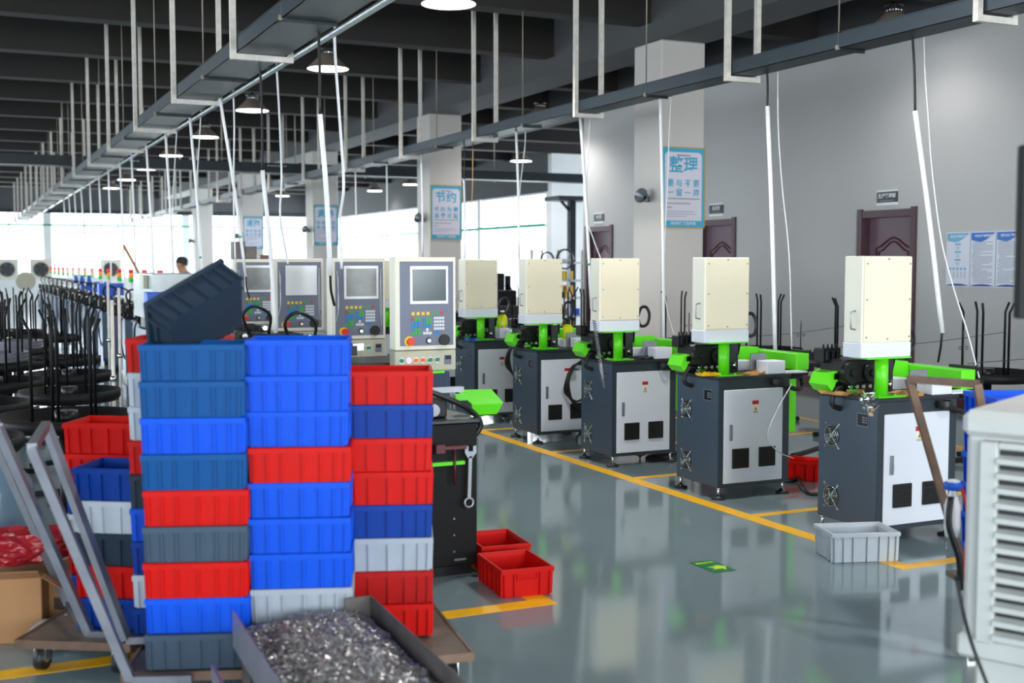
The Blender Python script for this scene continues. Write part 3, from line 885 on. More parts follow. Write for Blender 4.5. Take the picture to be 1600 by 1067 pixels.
# flat cardboard scraps, gloves and swarf left on the table tops
def debris(name, cx, cy, z, rz, m, lab, cat, w=0.22, d=0.12):
    rs = random.Random(int(cx * 1000 + cy * 77)); mb = MB()
    nx, ny = 7, 4; vs = []
    for zz in (0, 1):
        for j in range(ny):
            for i in range(nx):
                x = (i / (nx - 1) - 0.5) * w * (1 + 0.1 * rs.uniform(-1, 1)); y_ = (j / (ny - 1) - 0.5) * d * (1 + 0.25 * rs.uniform(-1, 1))
                vs.append((x, y_, (0.006 + rs.random() * 0.022) if zz else 0.0))
    n = nx * ny; fs = []
    for j in range(ny - 1):
        for i in range(nx - 1):
            a = j * nx + i
            fs.append((n + a, n + a + 1, n + a + nx + 1, n + a + nx)); fs.append((a, a + nx, a + nx + 1, a + 1))
    rim = [i for i in range(nx)] + [j * nx + nx - 1 for j in range(1, ny)] + [(ny - 1) * nx + i for i in range(nx - 2, -1, -1)] + [j * nx for j in range(ny - 2, 0, -1)]
    for a, b in zip(rim, rim[1:] + rim[:1]): fs.append((a, b, n + b, n + a))
    mb.add(vs, fs, False)
    return tag(mb.build(name, m, None, (cx, cy, z), rz), lab, cat)


debris('cardboard_scrap', 4.335 + 0.3, 6.2 + 0.06, 0.7855, 0.1, 'wood_debris', 'crumpled brown paper on the second machine, right of its post', 'paper', 0.19, 0.1)
debris('work_glove', 4.335 + 0.0, 6.2 + 0.12, 0.7855, -0.2, 'line', 'yellow work glove on the second machine, left of its post', 'glove', 0.13, 0.07)
debris('cardboard_scrap', 4.395 + 0.0, 4.83 + 0.3, 0.7855, 0.3, 'wood_debris', 'brown paper behind the post of the nearest machine', 'paper', 0.18, 0.16)
debris('cardboard_scrap', 4.395 + 0.27, 4.83 + 0.09, 0.7855, -0.3, 'wood_debris', 'brown scrap right of the post of the nearest machine', 'paper', 0.16, 0.12)
debris('work_glove', 4.335 + 0.02, 10.12 + 0.07, 0.7855, 0.1, 'blue_item', 'blue rag lying on the fifth machine', 'rag', 0.14, 0.06)
debris('swarf_heap', 4.335 + 0.3, 7.55 + 0.06, 0.7855, 0.1, 'dark_steel', 'dark swarf on the third machine table', 'swarf', 0.2, 0.08)
c = at_y(1352, 628, 4.8)
rs = random.Random(3); ft = MB()
for k in range(26):
    a = Vector((rs.uniform(-.05, .05), rs.uniform(-.02, .015), rs.uniform(-.06, .06)))
    b = a + Vector((rs.uniform(-.025, .025), rs.uniform(-.015, .01), rs.uniform(-.025, .025)))
    ft.bar(a, b, rs.uniform(0.012, 0.024), 0.003)
tag(ft.build('foil_scraps', 'chrome', None, (c.x, c.y - 0.02, c.z)), 'bunch of shiny metal foil hanging off the nearest machine table', 'metal foil')

# ------------------------------------------------------------------ decoilers: round pans with upright rods
def make_decoiler(n=5, hgt=0.56, low=0.65):
    e = empty('decoiler')
    MB().lathe([(0.0, low - 0.02), (0.34, low - 0.02), (0.36, low), (0.36, low + 0.05), (0.345, low + 0.05), (0.34, low), (0, low - 0.005)], n=32).build('pan', 'black_paint', e)
    st = MB().cyl((0, 0, 0.03), (0, 0, low - 0.02), 0.04, n=14)
    for k in range(4):
        a = k * math.pi / 2 + 0.6
        st.bar((0.03 * math.cos(a), 0.03 * math.sin(a), 0.05), (0.34 * math.cos(a), 0.34 * math.sin(a), 0.02), 0.05, 0.035)
    st.build('stand', 'black_paint', e)
    MB().cyl((0, 0, low - 0.005), (0, 0, low + 0.07), 0.06, n=16).build('hub', 'black_metal', e)
    for k in range(n):
        a = 2 * math.pi * k / n + 0.5
        c_, s_ = math.cos(a), math.sin(a)
        MB().tube([(0.17 * c_, 0.17 * s_, low - 0.005), (0.17 * c_, 0.17 * s_, low + hgt - 0.07), (0.205 * c_, 0.205 * s_, low + hgt)], 0.009, 7).build('rod', 'black_paint', e)
    return e


d0 = make_decoiler()
DY = [5.1, 6.5, 7.85, 9.2, 10.55, 11.9, 13.2, 14.5]
for i, y in enumerate(DY):
    o = d0 if i == 0 else copy_tree(d0)
    o.location = (6.5 if i == 5 else 6.85 + (0.1 if i % 2 else 0), y, 0); o.rotation_euler = (0, 0, 0.7 * i)
    tag(o, 'black wire decoiler pan with rods by the right wall, %s from the camera' % ORD[i], 'decoiler', 'decoilers along the right wall')
LD = [(-0.1, 6.0), (0.5, 6.7), (0.02, 7.5), (0.62, 8.0), (0.2, 8.9), (0.72, 9.3), (0.3, 10.6), (0.8, 10.9), (0.5, 12.1), (0.45, 13.5), (0.9, 14.2), (0.6, 15.5)]
for i, (x, y) in enumerate(LD):
    o = copy_tree(d0); o.location = (x, y, 0); o.rotation_euler = (0, 0, 1.1 * i + 0.3)
    s_ = 1.0 if i < 2 else (0.86 if i % 2 else 0.95)
    o.scale = (s_, s_, 1)
    tag(o, 'black wire decoiler pan in the dark left aisle, %s from the camera' % ORD[i], 'decoiler', 'decoilers of the left aisle')
    if i in (6, 8):
        cl = MB()
        for k in range(9): cl.tube([((0.2 + 0.008 * (k % 3)) * math.cos(t * 0.314), (0.2 + 0.008 * (k % 3)) * math.sin(t * 0.314), 0.70 + 0.009 * k) for t in range(20)], 0.005, 4, closed=True)
        c_ = cl.build('wire_coil', 'bright_steel', None, (x, y, 0.0))
        tag(c_, 'bright coil of wire lying on the %s left decoiler pan' % ORD[i], 'wire coil', 'wire coils on the left pans')
# pale upright guide rods standing between the left pans
for i, (x, y, h) in enumerate(((1.2, 10.3, 1.3), (1.3, 12.0, 1.35), (0.95, 8.55, 1.25), (1.25, 8.1, 1.0))):
    e = empty('guide_stand', (x, y, 0), label='pale upright rod on a round foot in the left aisle, %s from the front' % ORD[i], cat='stand', group='guide stands of the left aisle')
    MB().lathe([(0, 0), (0.12, 0), (0.12, 0.012), (0.015, 0.03)], n=20).build('foot', 'black_metal', e)
    MB().cyl((0, 0, 0.02), (0, 0, h), 0.012, n=8).build('rod', 'galv', e)
    MB().cyl((0, 0, h * 0.55), (0, 0, h * 0.55 + 0.04), 0.022, n=10).build('clamp', 'chrome', e)

# ------------------------------------------------------------------ left row: blue machines
def make_blue_body():
    e = empty('coiling_machine')
    b = MB().box(0, 0.95, 0, 0.55, 0.06, 0.8, 0.006).build('body', 'blue_body', e)
    MB().box(0.0, 0.3, -0.006, 0, 0.1, 0.78).build('front_cover', 'body_grey', e)
    MB().box(0.34, 0.92, -0.006, 0, 0.1, 0.76).build('front_panel', 'navy', e)
    MB().box(-0.006, 0, 0.34, 0.54, 0.12, 0.74).build('side_cover', 'navy', e)
    pl = MB().box(0.02, 0.93, 0.03, 0.52, 0.0, 0.06).build('plinth', 'black_metal', e)
    MB().box(-0.02, 0.97, -0.02, 0.57, 0.8, 0.82, 0.003).build('table_top', 'black_metal', e)
    hd = MB().box(0.1, 0.5, 0.15, 0.45, 0.82, 0.95, 0.01).box(-0.02, 0.2, 0.2, 0.35, 0.86, 0.96, 0.005).box(0.3, 0.42, 0.1, 0.2, 0.85, 0.97, 0.005)
    rs = random.Random(9)
    for k in range(16):
        x = rs.uniform(-0.02, 0.45); y = rs.uniform(0.03, 0.45); z = rs.uniform(0.82, 0.93)
        hd.box(x, x + rs.uniform(0.03, 0.08), y, y + 0.06, z - 0.03 if z > 0.86 else 0.82, z + rs.uniform(0.02, 0.09), 0.003)
    for k in range(5): hd.cyl((0.05 + 0.1 * k, 0.1, 0.9), (0.05 + 0.1 * k, 0.16, 0.9), 0.035, n=12)
    hd.tube(smooth_pts([(0.1, 0.2, 0.95), (0.04, 0.15, 1.1), (0.12, 0.12, 1.17), (0.25, 0.15, 1.1), (0.25, 0.2, 0.95)]), 0.012, 6)
    hd.tube(smooth_pts([(0.0, 0.1, 0.85), (-0.05, 0.08, 0.7), (-0.03, 0.08, 0.4), (0.03, 0.06, 0.2)]), 0.01, 6)
    hd.build('forming_head', 'black_metal', e)
    MB().cyl((0.05, 0.13, 0.94), (0.05, 0.16, 0.94), 0.02, n=10).cyl((0.2, 0.1, 1.0), (0.2, 0.14, 1.0), 0.02, n=10).box(0.5, 0.58, 0.1, 0.16, 0.9, 0.95).build('bright_fittings', 'chrome', e)
    return e


def light_tower(parent, x, y, z, sc=1.0):
    t = MB().cyl((x, y, z - 0.2), (x, y, z), 0.008 * sc, n=8).cyl((x, y, z), (x, y, z + 0.02), 0.022 * sc, n=12).build('light_tower', 'white_pipe', parent)
    h = 0.038 * sc
    for k, m in enumerate(('lt_green', 'lt_amber', 'lt_red')):
        MB().cyl((x, y, z + 0.02 + k * h), (x, y, z + 0.018 + (k + 1) * h), 0.022 * sc, n=14).build(['green_lens', 'amber_lens', 'red_lens'][k], m, t)
    return t


def control_panel(parent, x, y, z0, worn=0, white=False):
    """cream cabinet with screen, keys and buttons; faces -y"""
    W, H, D = 0.445, 0.635, 0.12
    e = parent
    s = MB().box(x, x + W, y, y + D, z0 + 0.145, z0 + 0.145 + H, 0.006).build('panel_shell', 'panel_shell', e)
    lo = MB().box(x + 0.0, x + W, y + 0.005, y + D, z0, z0 + 0.14, 0.004).build('button_box', 'panel_lower', e)
    zb = z0 + 0.145
    f = MB().box(x + 0.035, x + W - 0.022, y - 0.004, y, zb + 0.03, zb + H - 0.03).build('face_plate', 'panel_grey', e)
    fx0, fx1 = x + 0.035, x + W - 0.022; fw = fx1 - fx0
    sz0, sz1 = zb + H * 0.53, zb + H * 0.87
    MB().box(fx0 + 0.07, fx0 + 0.07 + fw * 0.72, y - 0.01, y - 0.004, sz0 - 0.022, sz1 + 0.022, 0.002).build('screen_frame', 'film', f)
    MB().box(fx0 + 0.088, fx0 + 0.052 + fw * 0.72, y - 0.0125, y - 0.01, sz0, sz1).build('screen', ['screen', 'screen_worn', 'film', 'screen_worn'][worn], f)
    kx = fx0 + fw * 0.21; dx = 0.0205; dz = 0.022; top = zb + H * 0.41
    groups = {'key_yellow': [], 'key_green': [], 'key_red': [], 'key_blue': [], 'key_white': []}
    for k in range(4): groups['key_yellow'].append((kx + k * 0.036, top, 0.022))
    for k in range(2): groups['key_green'].append((kx + 0.147 + k * 0.033, top + 0.002, 0.014))
    groups['key_red'].append((kx + 0.212, top, 0.018)); groups['key_red'].append((kx, top - 0.04, 0.017))
    for r in range(5):
        for c_ in range(3):
            if r == 0 and c_ == 0: continue
            m = 'key_green' if (r == 0 or (r >= 3 and c_ > 0) or r == 4) else 'key_blue'
            groups[m].append((kx + c_ * 0.022, top - 0.04 - r * 0.024, 0.019))
        for c_ in range(3):
            m = 'key_white' if r == 4 or (r == 3 and c_ == 1) else ('key_green' if (c_ > 0 and r < 2) else 'key_blue')
            if r == 3 and c_ != 1: continue
            groups[m].append((kx + 0.082 + c_ * 0.022, top - 0.04 - r * 0.024, 0.019))
        for c_ in range(4):
            if r < 4: groups['key_white'].append((kx + 0.162 + c_ * 0.02, top - 0.035 - r * 0.024, 0.017))
            elif c_ < 2: groups['key_blue'].append((kx + 0.166 + c_ * 0.024, top - 0.131, 0.02))
    for m, L in groups.items():
        g = MB()
        for a, b, s_ in L: g.box(a, a + s_, y - 0.007, y - 0.004, b - s_, b)
        g.build(m.replace('key_', '') + '_keys', m, f)
    kz = zb + H * 0.095
    MB().cyl((fx0 + 0.065, y - 0.006, kz), (fx0 + 0.065, y - 0.004, kz), 0.036, n=20).build('stop_collar', 'key_yellow', f)
    MB().cyl((fx0 + 0.072, y - 0.03, kz), (fx0 + 0.072, y - 0.006, kz), 0.026, n=20).build('stop_button', 'estop', f)
    MB().cyl((fx0 + 0.205, y - 0.006, kz + 0.003), (fx0 + 0.205, y - 0.004, kz + 0.003), 0.022, n=16).build('selector_collar', 'black_rubber', f)
    MB().cyl((fx0 + fw - 0.07, y - 0.025, kz + 0.006), (fx0 + fw - 0.07, y - 0.004, kz + 0.006), 0.038, n=20).build('hand_wheel', 'black_rubber', f)
    MB().cyl((fx0 + 0.205, y - 0.02, kz + 0.003), (fx0 + 0.205, y - 0.006, kz + 0.003), 0.014, n=12).build('selector', 'chrome', f)
    for k, m in enumerate(('btn_green', 'lit_pink', 'amber', 'amber', 'btn_green', 'btn_green')):
        bx_ = x + 0.035 + k * 0.052
        MB().cyl((bx_ + 0.01, y + 0.0, z0 + 0.075), (bx_ + 0.01, y + 0.005, z0 + 0.075), 0.02, n=14).build('button_ring', 'chrome', lo)
        MB().cyl((bx_ + 0.01, y - 0.01, z0 + 0.075), (bx_ + 0.01, y + 0.0, z0 + 0.075), 0.015, n=14).build('push_button', m, lo)
    MB().box(x + 0.36, x + 0.41, y - 0.001, y + 0.005, z0 + 0.04, z0 + 0.105, 0.001).build('power_module', 'panel_grey', lo)
    MB().box(x + 0.364, x + 0.406, y - 0.003, y - 0.001, z0 + 0.075, z0 + 0.1).build('module_window', 'black_rubber', lo)
    MB().box(x, x + 0.36, y + 0.0, y + D - 0.02, z0 - 0.02, z0 - 0.002).build('green_tray', 'green', e)
    # loose protective film creases
    g = MB()
    rs = random.Random(int(y * 100))
    for k in range(4):
        xx = fx0 + (0.012 if k % 2 else fw - 0.03) + rs.uniform(0, 0.012)
        g.tube(smooth_pts([(xx, y - 0.008, sz1 - 0.02 * k), (xx + rs.uniform(-.01, .01), y - 0.012, (sz1 + zb) / 2), (xx + rs.uniform(-.012, .012), y - 0.008, zb + 0.1 + 0.04 * k)], 4), 0.0022, 4)
    if worn: g.build('film_crease', 'film', f)
    MB().cyl((x + W * 0.5, y + 0.06, z0 - 0.3), (x + W * 0.5, y + 0.06, z0 - 0.02), 0.025, n=12).build('panel_post', 'panel_shell', e)


pan_lab = ['nearest control panel machine with a clear dark screen, behind the red crate stack', 'second control panel machine, with film over its worn screen', 'third control panel machine, with a blank white film screen',
           'fourth control panel machine, partly hidden by the tilted dark crate', 'fifth control panel machine, showing only its top edge']
PY = [7.6, 8.9, 10.2, 11.5]
PXo = [2.672, 2.605, 2.475, 2.40, 2.40]
body0 = make_blue_body()
bodies = [body0] + [copy_tree(body0) for _ in PY[1:]]
for i, y in enumerate(PY):
    o = bodies[i]
    o.location = (1.95, y + 0.15, 0)
    tag(o, pan_lab[i], 'machine', 'control panel machines of the left row')
    bpy.context.view_layer.update()
    x = PXo[i] - 1.95
    control_panel(o, x, -0.15, 0.765, [0, 1, 2, 3, 1][i])
    MB().box(0.95, 1.18, 0.0, 0.5, 0.06, 0.74, 0.005).build('side_cabinet', 'navy', o)
    light_tower(o, x + 0.52, 0.4, 1.3)
    MB().box(x + 0.49, x + 0.54, 0.33, 0.48, 0.76, 1.1, 0.003).build('tower_stand', 'panel_shell', o)
# the long far part of the row
body1 = None
for i in range(15):
    y = 14.4 + 1.33 * i
    if body1 is None:
        body1 = make_blue_body(); o = body1
        light_tower(o, 0.3, 0.35, 1.22, 1.6)
        MB().tube(smooth_pts([(0.3, 0.35, 1.08), (0.3, 0.36, 1.0), (0.4, 0.36, 0.9)]), 0.01, 6).build('tower_pipe', 'panel_shell', o)
    else:
        o = copy_tree(body1)
    o.location = (1.9, y, 0)
    tag(o, 'blue machine with a light tower in the far left row, %s from its near end' % ORD[i], 'machine', 'far blue machines of the left row')
# blue boxes seen on the far machines
for i, (px, py, yy) in enumerate(((128, 436, 26.65), (150, 448, 22.65), (173, 452, 18.68), (256, 470, 12.4))):
    c = at_y(px, py, yy)
    tag(MB().box(-0.18, 0.18, -0.12, 0.12, -0.09, 0.09, 0.008).box(-0.03, 0.03, -0.03, 0.03, 0.8 - c.z, -0.09).build('blue_box', 'blue_item', None, (c.x, c.y, c.z + 0.0)), 'small bright blue box on top of the far row, %s from the far end' % ORD[i], 'box', 'blue boxes on the far machines')
g0 = at_y(215, 428, 13.3)
e = empty('sheet_metal_hood', (1.78, 12.45, 0.82), label='large galvanised sheet metal housing over the left row', cat='machine')
MB().box(0, 0.42, 0, 1.45, 0.1, 0.58, 0.006).build('housing', 'galv_sheet', e)
MB().box(-0.05, -0.0, 0.3, 0.6, 0.42, 0.56, 0.006).build('junction_box', 'panel_lower', e)
MB().box(0.02, 0.75, 0.05, 1.4, -0.82, -0.03).build('pedestal', 'blue_body', e)
MB().box(0.05, 0.3, 0.05, 0.3, -0.03, 0.1, 0.01).box(0.05, 0.4, 0.4, 1.3, -0.03, 0.1, 0.01).build('machine_head', 'black_metal', e)

# near dark cabinet with hanging wrench, beside the red crates
e = empty('tool_cabinet_machine', (1.62, 5.2, 0), label='black machine cabinet with a wrench hanging on it, behind the red crate stack', cat='machine')
MB().box(0, 0.62, 0, 0.5, 0.05, 0.74, 0.006).build('cabinet', 'black_paint', e)
MB().box(0.02, 0.6, 0.02, 0.48, 0, 0.05).build('plinth', 'black_metal', e)
MB().box(-0.01, 0.63, -0.012, 0.51, 0.74, 0.757, 0.003).build('table_top', 'dark_steel', e)
MB().box(0.2, 0.545, -0.03, -0.001, 0.545, 0.562).build('tool_rail', 'green', e)
MB().box(0.05, 0.5, 0.08, 0.42, 0.757, 0.86, 0.01).cyl((0.2, 0.04, 0.8), (0.2, 0.1, 0.8), 0.06, n=18).box(0.3, 0.42, 0.05, 0.2, 0.757, 0.82, 0.004).build('forming_head', 'black_metal', e)
MB().box(0.35, 0.62, 0.16, 0.2, 0.87, 0.895).box(0.2, 0.45, 0.2, 0.3, 0.86, 0.93, 0.004).cyl((0.42, 0.05, 0.8), (0.42, 0.11, 0.8), 0.03, n=12).cyl((0.33, -0.01, 0.7), (0.33, 0.02, 0.7), 0.03, 0.02, n=12).build('bright_fittings', 'steel', e)
MB().tube(smooth_pts([(0.2, 0.1, 0.95), (0.35, 0.05, 0.91), (0.52, 0.03, 0.84), (0.62, 0.05, 0.78), (0.665, 0.06, 0.72), (0.64, 0.07, 0.67), (0.6, 0.1, 0.66)]), 0.014, 8).build('hose', 'black_cable', e)
cz = MB(); cz.prism([(0.64, 0.3, 0.86), (0.83, 0.3, 0.855), (0.84, 0.18, 0.8), (0.67, 0.18, 0.8)], (0, 0, 0.006))
cz.prism([(0.67, 0.18, 0.8), (0.84, 0.18, 0.8), (0.815, 0.2, 0.745), (0.685, 0.2, 0.745)], (0, 0.006, 0)); cz.prism([(0.84, 0.18, 0.803), (0.83, 0.3, 0.858), (0.815, 0.2, 0.745)], (-0.005, 0, 0))
cz.box(0.6, 0.66, 0.22, 0.26, 0.82, 0.85)
cz.build('outlet_chute', 'green', e)
bl = MB()
for x, z in ((0.5, 0.2), (0.38, 0.3), (0.5, 0.28), (0.38, 0.12), (0.5, 0.12)): bl.cyl((x, -0.002, z), (x, 0.0, z), 0.005, n=8)
bl.box(0.5, 0.56, -0.004, 0, 0.075, 0.085)
bl.build('rivets', 'steel', e)
tb = MB().tube([(0.545, 0.0, 0.55)] * 1 + [(0.545, -0.02, 0.55)], 0.004, 6)
w_ = MB().bar((0.56, -0.035, 0.58), (0.565, -0.035, 0.39), 0.016, 0.02)
w_.lathe([(0.022, -0.006), (0.022, 0.006)], (0, 0, 0), 16)
w_ = MB(); w_.M = Matrix.Translation((2.182, 5.165, 0.36)) @ Matrix.Rotation(R(2), 4, 'Y')
w_.box(-0.01, 0.01, -0.004, 0.004, 0.02, 0.225, 0.002)
pts = [(0.022 * math.cos(t * math.pi / 8), 0, 0.022 * math.sin(t * math.pi / 8)) for t in range(16)]
w_.tube(pts, 0.007, 6, closed=True)
w_.prism([(-0.028, -0.004, 0.275), (-0.03, -0.004, 0.24), (-0.012, -0.004, 0.215), (0.012, -0.004, 0.215), (0.03, -0.004, 0.24), (0.028, -0.004, 0.275), (0.012, -0.004, 0.272), (0.012, -0.004, 0.247), (-0.012, -0.004, 0.247), (-0.012, -0.004, 0.272)], (0, 0.008, 0))
tag(w_.build('wrench', 'steel'), 'long combination wrench hanging on the black cabinet', 'wrench')
w_ = MB(); w_.M = Matrix.Translation((2.1, 5.165, 0.45))
w_.box(-0.07, 0.07, -0.01, 0.01, 0.17, 0.19, 0.003).box(-0.09, -0.04, -0.012, 0.012, 0.155, 0.2, 0.003).cyl((0.01, 0, 0.0), (0.01, 0, 0.17), 0.007, n=8)
tag(w_.build('hammer', 'dark_red'), 'dark red T-shaped tool hanging beside the wrench', 'tool')

# ------------------------------------------------------------------ crates
def crate_mesh(cname, L=0.346, W=0.25, H=0.122):
    m = MB(); t = 0.006; tp = 0.004
    zl = H - 0.02
    L -= 0.0; 
    def ring(l, w, z): return [(-l / 2, -w / 2, z), (l / 2, -w / 2, z), (l / 2, w / 2, z), (-l / 2, w / 2, z)]
    vs = []
    Lb, Wb = L - 2 * tp - 0.02, W - 2 * tp - 0.02
    Lt, Wt = L - 0.022, W - 0.022
    rings = [ring(Lb, Wb, 0), ring(Lt, Wt, zl), ring(L, W, zl), ring(L, W, H - 0.003), ring(L - 0.005, W - 0.005, H), ring(L - 0.02, W - 0.02, H), ring(Lt - 0.014, Wt - 0.014, zl), ring(Lb - 0.012, Wb - 0.012, 0.006)]
    for r in rings: vs += r
    fs = [(3, 2, 1, 0)]
    for j in range(len(rings) - 1):
        for i in range(4): fs.append((j * 4 + i, j * 4 + (i + 1) % 4, (j + 1) * 4 + (i + 1) % 4, (j + 1) * 4 + i))
    k = (len(rings) - 1) * 4; fs.append((k, k + 1, k + 2, k + 3))
    m.add(vs, fs)
    # ribs on the long sides and the short sides
    def rib(px, py, nx, ny, bx_, by_):
        # from bottom point (bx_,by_,0) to (px,py,zl)
        tx, ty = -ny, nx; w = 0.0032; d = 0.0105
        a = [(bx_ - tx * w, by_ - ty * w, 0.002), (bx_ + tx * w, by_ + ty * w, 0.002), (bx_ + tx * w + nx * d, by_ + ty * w + ny * d, 0.002), (bx_ - tx * w + nx * d, by_ - ty * w + ny * d, 0.002)]
        b = [(px - tx * w, py - ty * w, zl), (px + tx * w, py + ty * w, zl), (px + tx * w + nx * d, py + ty * w + ny * d, zl), (px - tx * w + nx * d, py - ty * w + ny * d, zl)]
        m.add(a + b, [(0, 3, 2, 1), (4, 5, 6, 7), (0, 1, 5, 4), (1, 2, 6, 5), (2, 3, 7, 6), (3, 0, 4, 7)])
    for u in (-0.48, -0.34, -0.19, 0.03, 0.22, 0.37, 0.48):
        for s in (1, -1):
            rib(Lt * u, s * Wt / 2, 0, s, Lb * u, s * Wb / 2)
    for u in (-0.47, -0.27, 0.27, 0.47):
        for s in (1, -1):
            rib(s * Lt / 2, Wt * u, s, 0, s * Lb / 2, Wb * u)
    for s in (1, -1):  # grip recess frame on the short sides
        x0, x1 = sorted((s * (Lt / 2 - 0.002), s * (Lt / 2 + 0.007)))
        m.box(x0, x1, -0.05, 0.05, zl - 0.035, zl - 0.029); m.box(x0, x1, -0.05, -0.044, zl - 0.029, zl); m.box(x0, x1, 0.044, 0.05, zl - 0.029, zl)
    return m.mesh('crate', 'crate_' + cname)


CM = {}
def crate(cname, loc, rot=(0, 0, 0), label='', group=None, size=None):
    key = (cname, size)
    if key not in CM: CM[key] = crate_mesh(cname, *(size or (0.346, 0.25, 0.122)))
    o = inst('crate', CM[key], None, loc, rot)
    return tag(o, label, 'crate', group)


CN = dict(blue='bright blue', deep='deep blue', steelblue='dull blue', red='red', red_shaded='shade-darkened red', grey='dark grey', slate='slate grey', light='light grey', white='pale grey')
def stack(x, y, z, rz, names, what, size=None, jit=0.004):
    """names listed from the top down"""
    H = (size or (0, 0, 0.122))[2]
    n = len(names)
    rs = random.Random(int(x * 1000) + n)
    for i, c_ in enumerate(names):
        k = n - 1 - i
        pos = 'topmost' if i == 0 else ('lowest' if i == n - 1 else ORD[i] + ' from the top')
        crate(c_, (x + rs.uniform(-jit, jit), y + rs.uniform(-jit, jit), z + k * H + 0.0004 * k), (0, 0, rz + rs.uniform(-0.012, 0.012)), '%s crate, %s in %s' % (CN[c_], pos, what), 'crates stacked on the trolleys', size)


def ctr(px, d, back=0.125, ang=-22):
    p = at_d(px, 800, d)
    a = R(ang)
    return p.x + math.sin(-a) * back, p.y + math.cos(a) * back


A1 = R(-20)
x, y = ctr(302, 3.96); stack(x, y, 0.132, A1, ['steelblue', 'steelblue', 'blue', 'steelblue', 'red', 'grey', 'red', 'blue', 'grey'], 'the leftmost front stack')
S1 = (x, y)
x, y = ctr(465, 4.04); stack(x, y, 0.143, A1, ['blue', 'blue', 'blue', 'red', 'blue', 'blue', 'blue', 'light', 'light'], 'the mostly blue stack behind the steel tray')
x, y = ctr(600, 4.30); stack(x, y, 0.135, A1, ['red', 'deep', 'red', 'red', 'deep', 'light', 'red_shaded', 'red'], 'the stack beside the black cabinet')
x, y = ctr(278, 4.27); stack(x, y, 0.132, A1, ['red', 'white', 'white', 'red', 'slate', 'blue', 'deep', 'white', 'deep'], 'the stack behind the leftmost one')
x, y = ctr(190, 4.38); stack(x, y, 0.132, R(-32), ['deep', 'white', 'slate', 'red', 'deep'], 'the short stack behind the leaning handle')
x, y = ctr(173, 4.72); stack(x, y, 0.132, R(-30), ['red', 'red', 'deep', 'white', 'red_shaded', 'deep'], 'the rear left stack')
# flipped dark crate on the front left stack
cR, cU, cT = RT, UP, -FW
def camv(a, b, c_): return (cR * a + cU * b + cT * c_)
Lv = camv(.58, .47, -.62).normalized(); Hv = camv(-.685, .537, -.42); Hv = (Hv - Lv * Hv.dot(Lv)).normalized(); Nv = Lv.cross(Hv)
Yv = -Nv
corner = at_d(377, 437, 4.16)
M = Matrix((Lv, Yv, Hv)).transposed()
org = corner - M @ Vector((0.346 / 2 - 0.016, -0.25 / 2 + 0.016, 0))
o = crate('slate', org, M.to_euler(), 'slate grey crate tipped on its corner on top of the front stack')

# crates on the floor
FC = (0.35, 0.255, 0.13)
def floor_crate(cn, p1, p2, side, label, size=FC, z=0):
    """p1-p2 pixel ends of the near bottom edge"""
    a = at_z(*p1); b = at_z(*p2); d = (b - a); ang = math.atan2(d.y, d.x)
    mid = (a + b) / 2; nrm = Vector((-math.sin(ang), math.cos(ang), 0))
    return a, b, ang, mid, nrm
crate('red', (2.30, 4.90, 0.002), (0, 0, R(85)), 'red crate on the floor at the yellow line, the nearer of two', size=FC)
crate('red', (2.40, 5.34, 0.002), (0, 0, R(84)), 'red crate on the floor behind another, against the black cabinet', size=FC)
crate('white', (4.13, 4.68, 0.002), (0, 0, R(-18)), 'dirty white crate on the floor before the nearest machine', size=(0.36, 0.25, 0.15))
p = at_z(1278, 752); crate('red', (p.x + 0.02, p.y + 0.12, 0.002), (0, 0, R(-52)), 'red crate on the floor between the first two machines', size=FC)
# blue crates behind the air cooler
p = at_d(1628, 636, 4.6)
for k in range(6):
    crate('blue', (p.x, p.y + 0.05, 0.256 + k * 0.1225), (0, 0, R(-22)), 'bright blue crate behind the air cooler, %s from the top' % ORD[5 - k] if k < 5 else 'bright blue crate behind the air cooler, topmost of its stack', size=(0.42, 0.3, 0.122))
# ------------------------------------------------------------------ trolleys with platforms, handles and castors
def castor(parent, x, y, m='black_rubber', r=0.045):
    c_ = MB().box(-0.025, 0.025, -0.025, 0.025, 0.085, 0.1).box(-0.024, -0.018, -0.02, 0.02, 0.035, 0.09).box(0.018, 0.024, -0.02, 0.02, 0.035, 0.09).build('castor_fork', 'chrome', parent, (x, y, 0))
    MB().cyl((-0.016, 0, r), (0.016, 0, r), r, n=20).build('wheel', m, c_)
    MB().cyl((-0.019, 0, r), (0.019, 0, r), 0.018, n=12).build('wheel_hub', 'brass', c_)


def trolley(cx, cy, rz, L, W, label, m='platform', handle=None):
    e = empty('platform_trolley', (cx, cy, 0), rz, label=label, cat='trolley')
    p = MB().box(-L / 2 + 0.01, L / 2 - 0.01, -W / 2 + 0.01, W / 2 - 0.01, 0.118, 0.128).build('platform', m, e)
    f = MB(); t = 0.012
    f.box(-L / 2, L / 2, -W / 2, -W / 2 + t, 0.1, 0.131); f.box(-L / 2, L / 2, W / 2 - t, W / 2, 0.1, 0.131)
    f.box(-L / 2, -L / 2 + t, -W / 2 + t, W / 2 - t, 0.1, 0.131); f.box(L / 2 - t, L / 2, -W / 2 + t, W / 2 - t, 0.1, 0.131)
    f.build('edge_frame', 'brown_steel', e)
    for sx in (-1, 1):
        for sy in (-1, 1): castor(e, sx * (L / 2 - 0.07), sy * (W / 2 - 0.07))
    return e


def to_local(e, p):
    a = e.rotation_euler.z; d = Vector(p) - Vector(e.location)
    return Vector((d.x * math.cos(a) + d.y * math.sin(a), -d.x * math.sin(a) + d.y * math.cos(a), d.z))


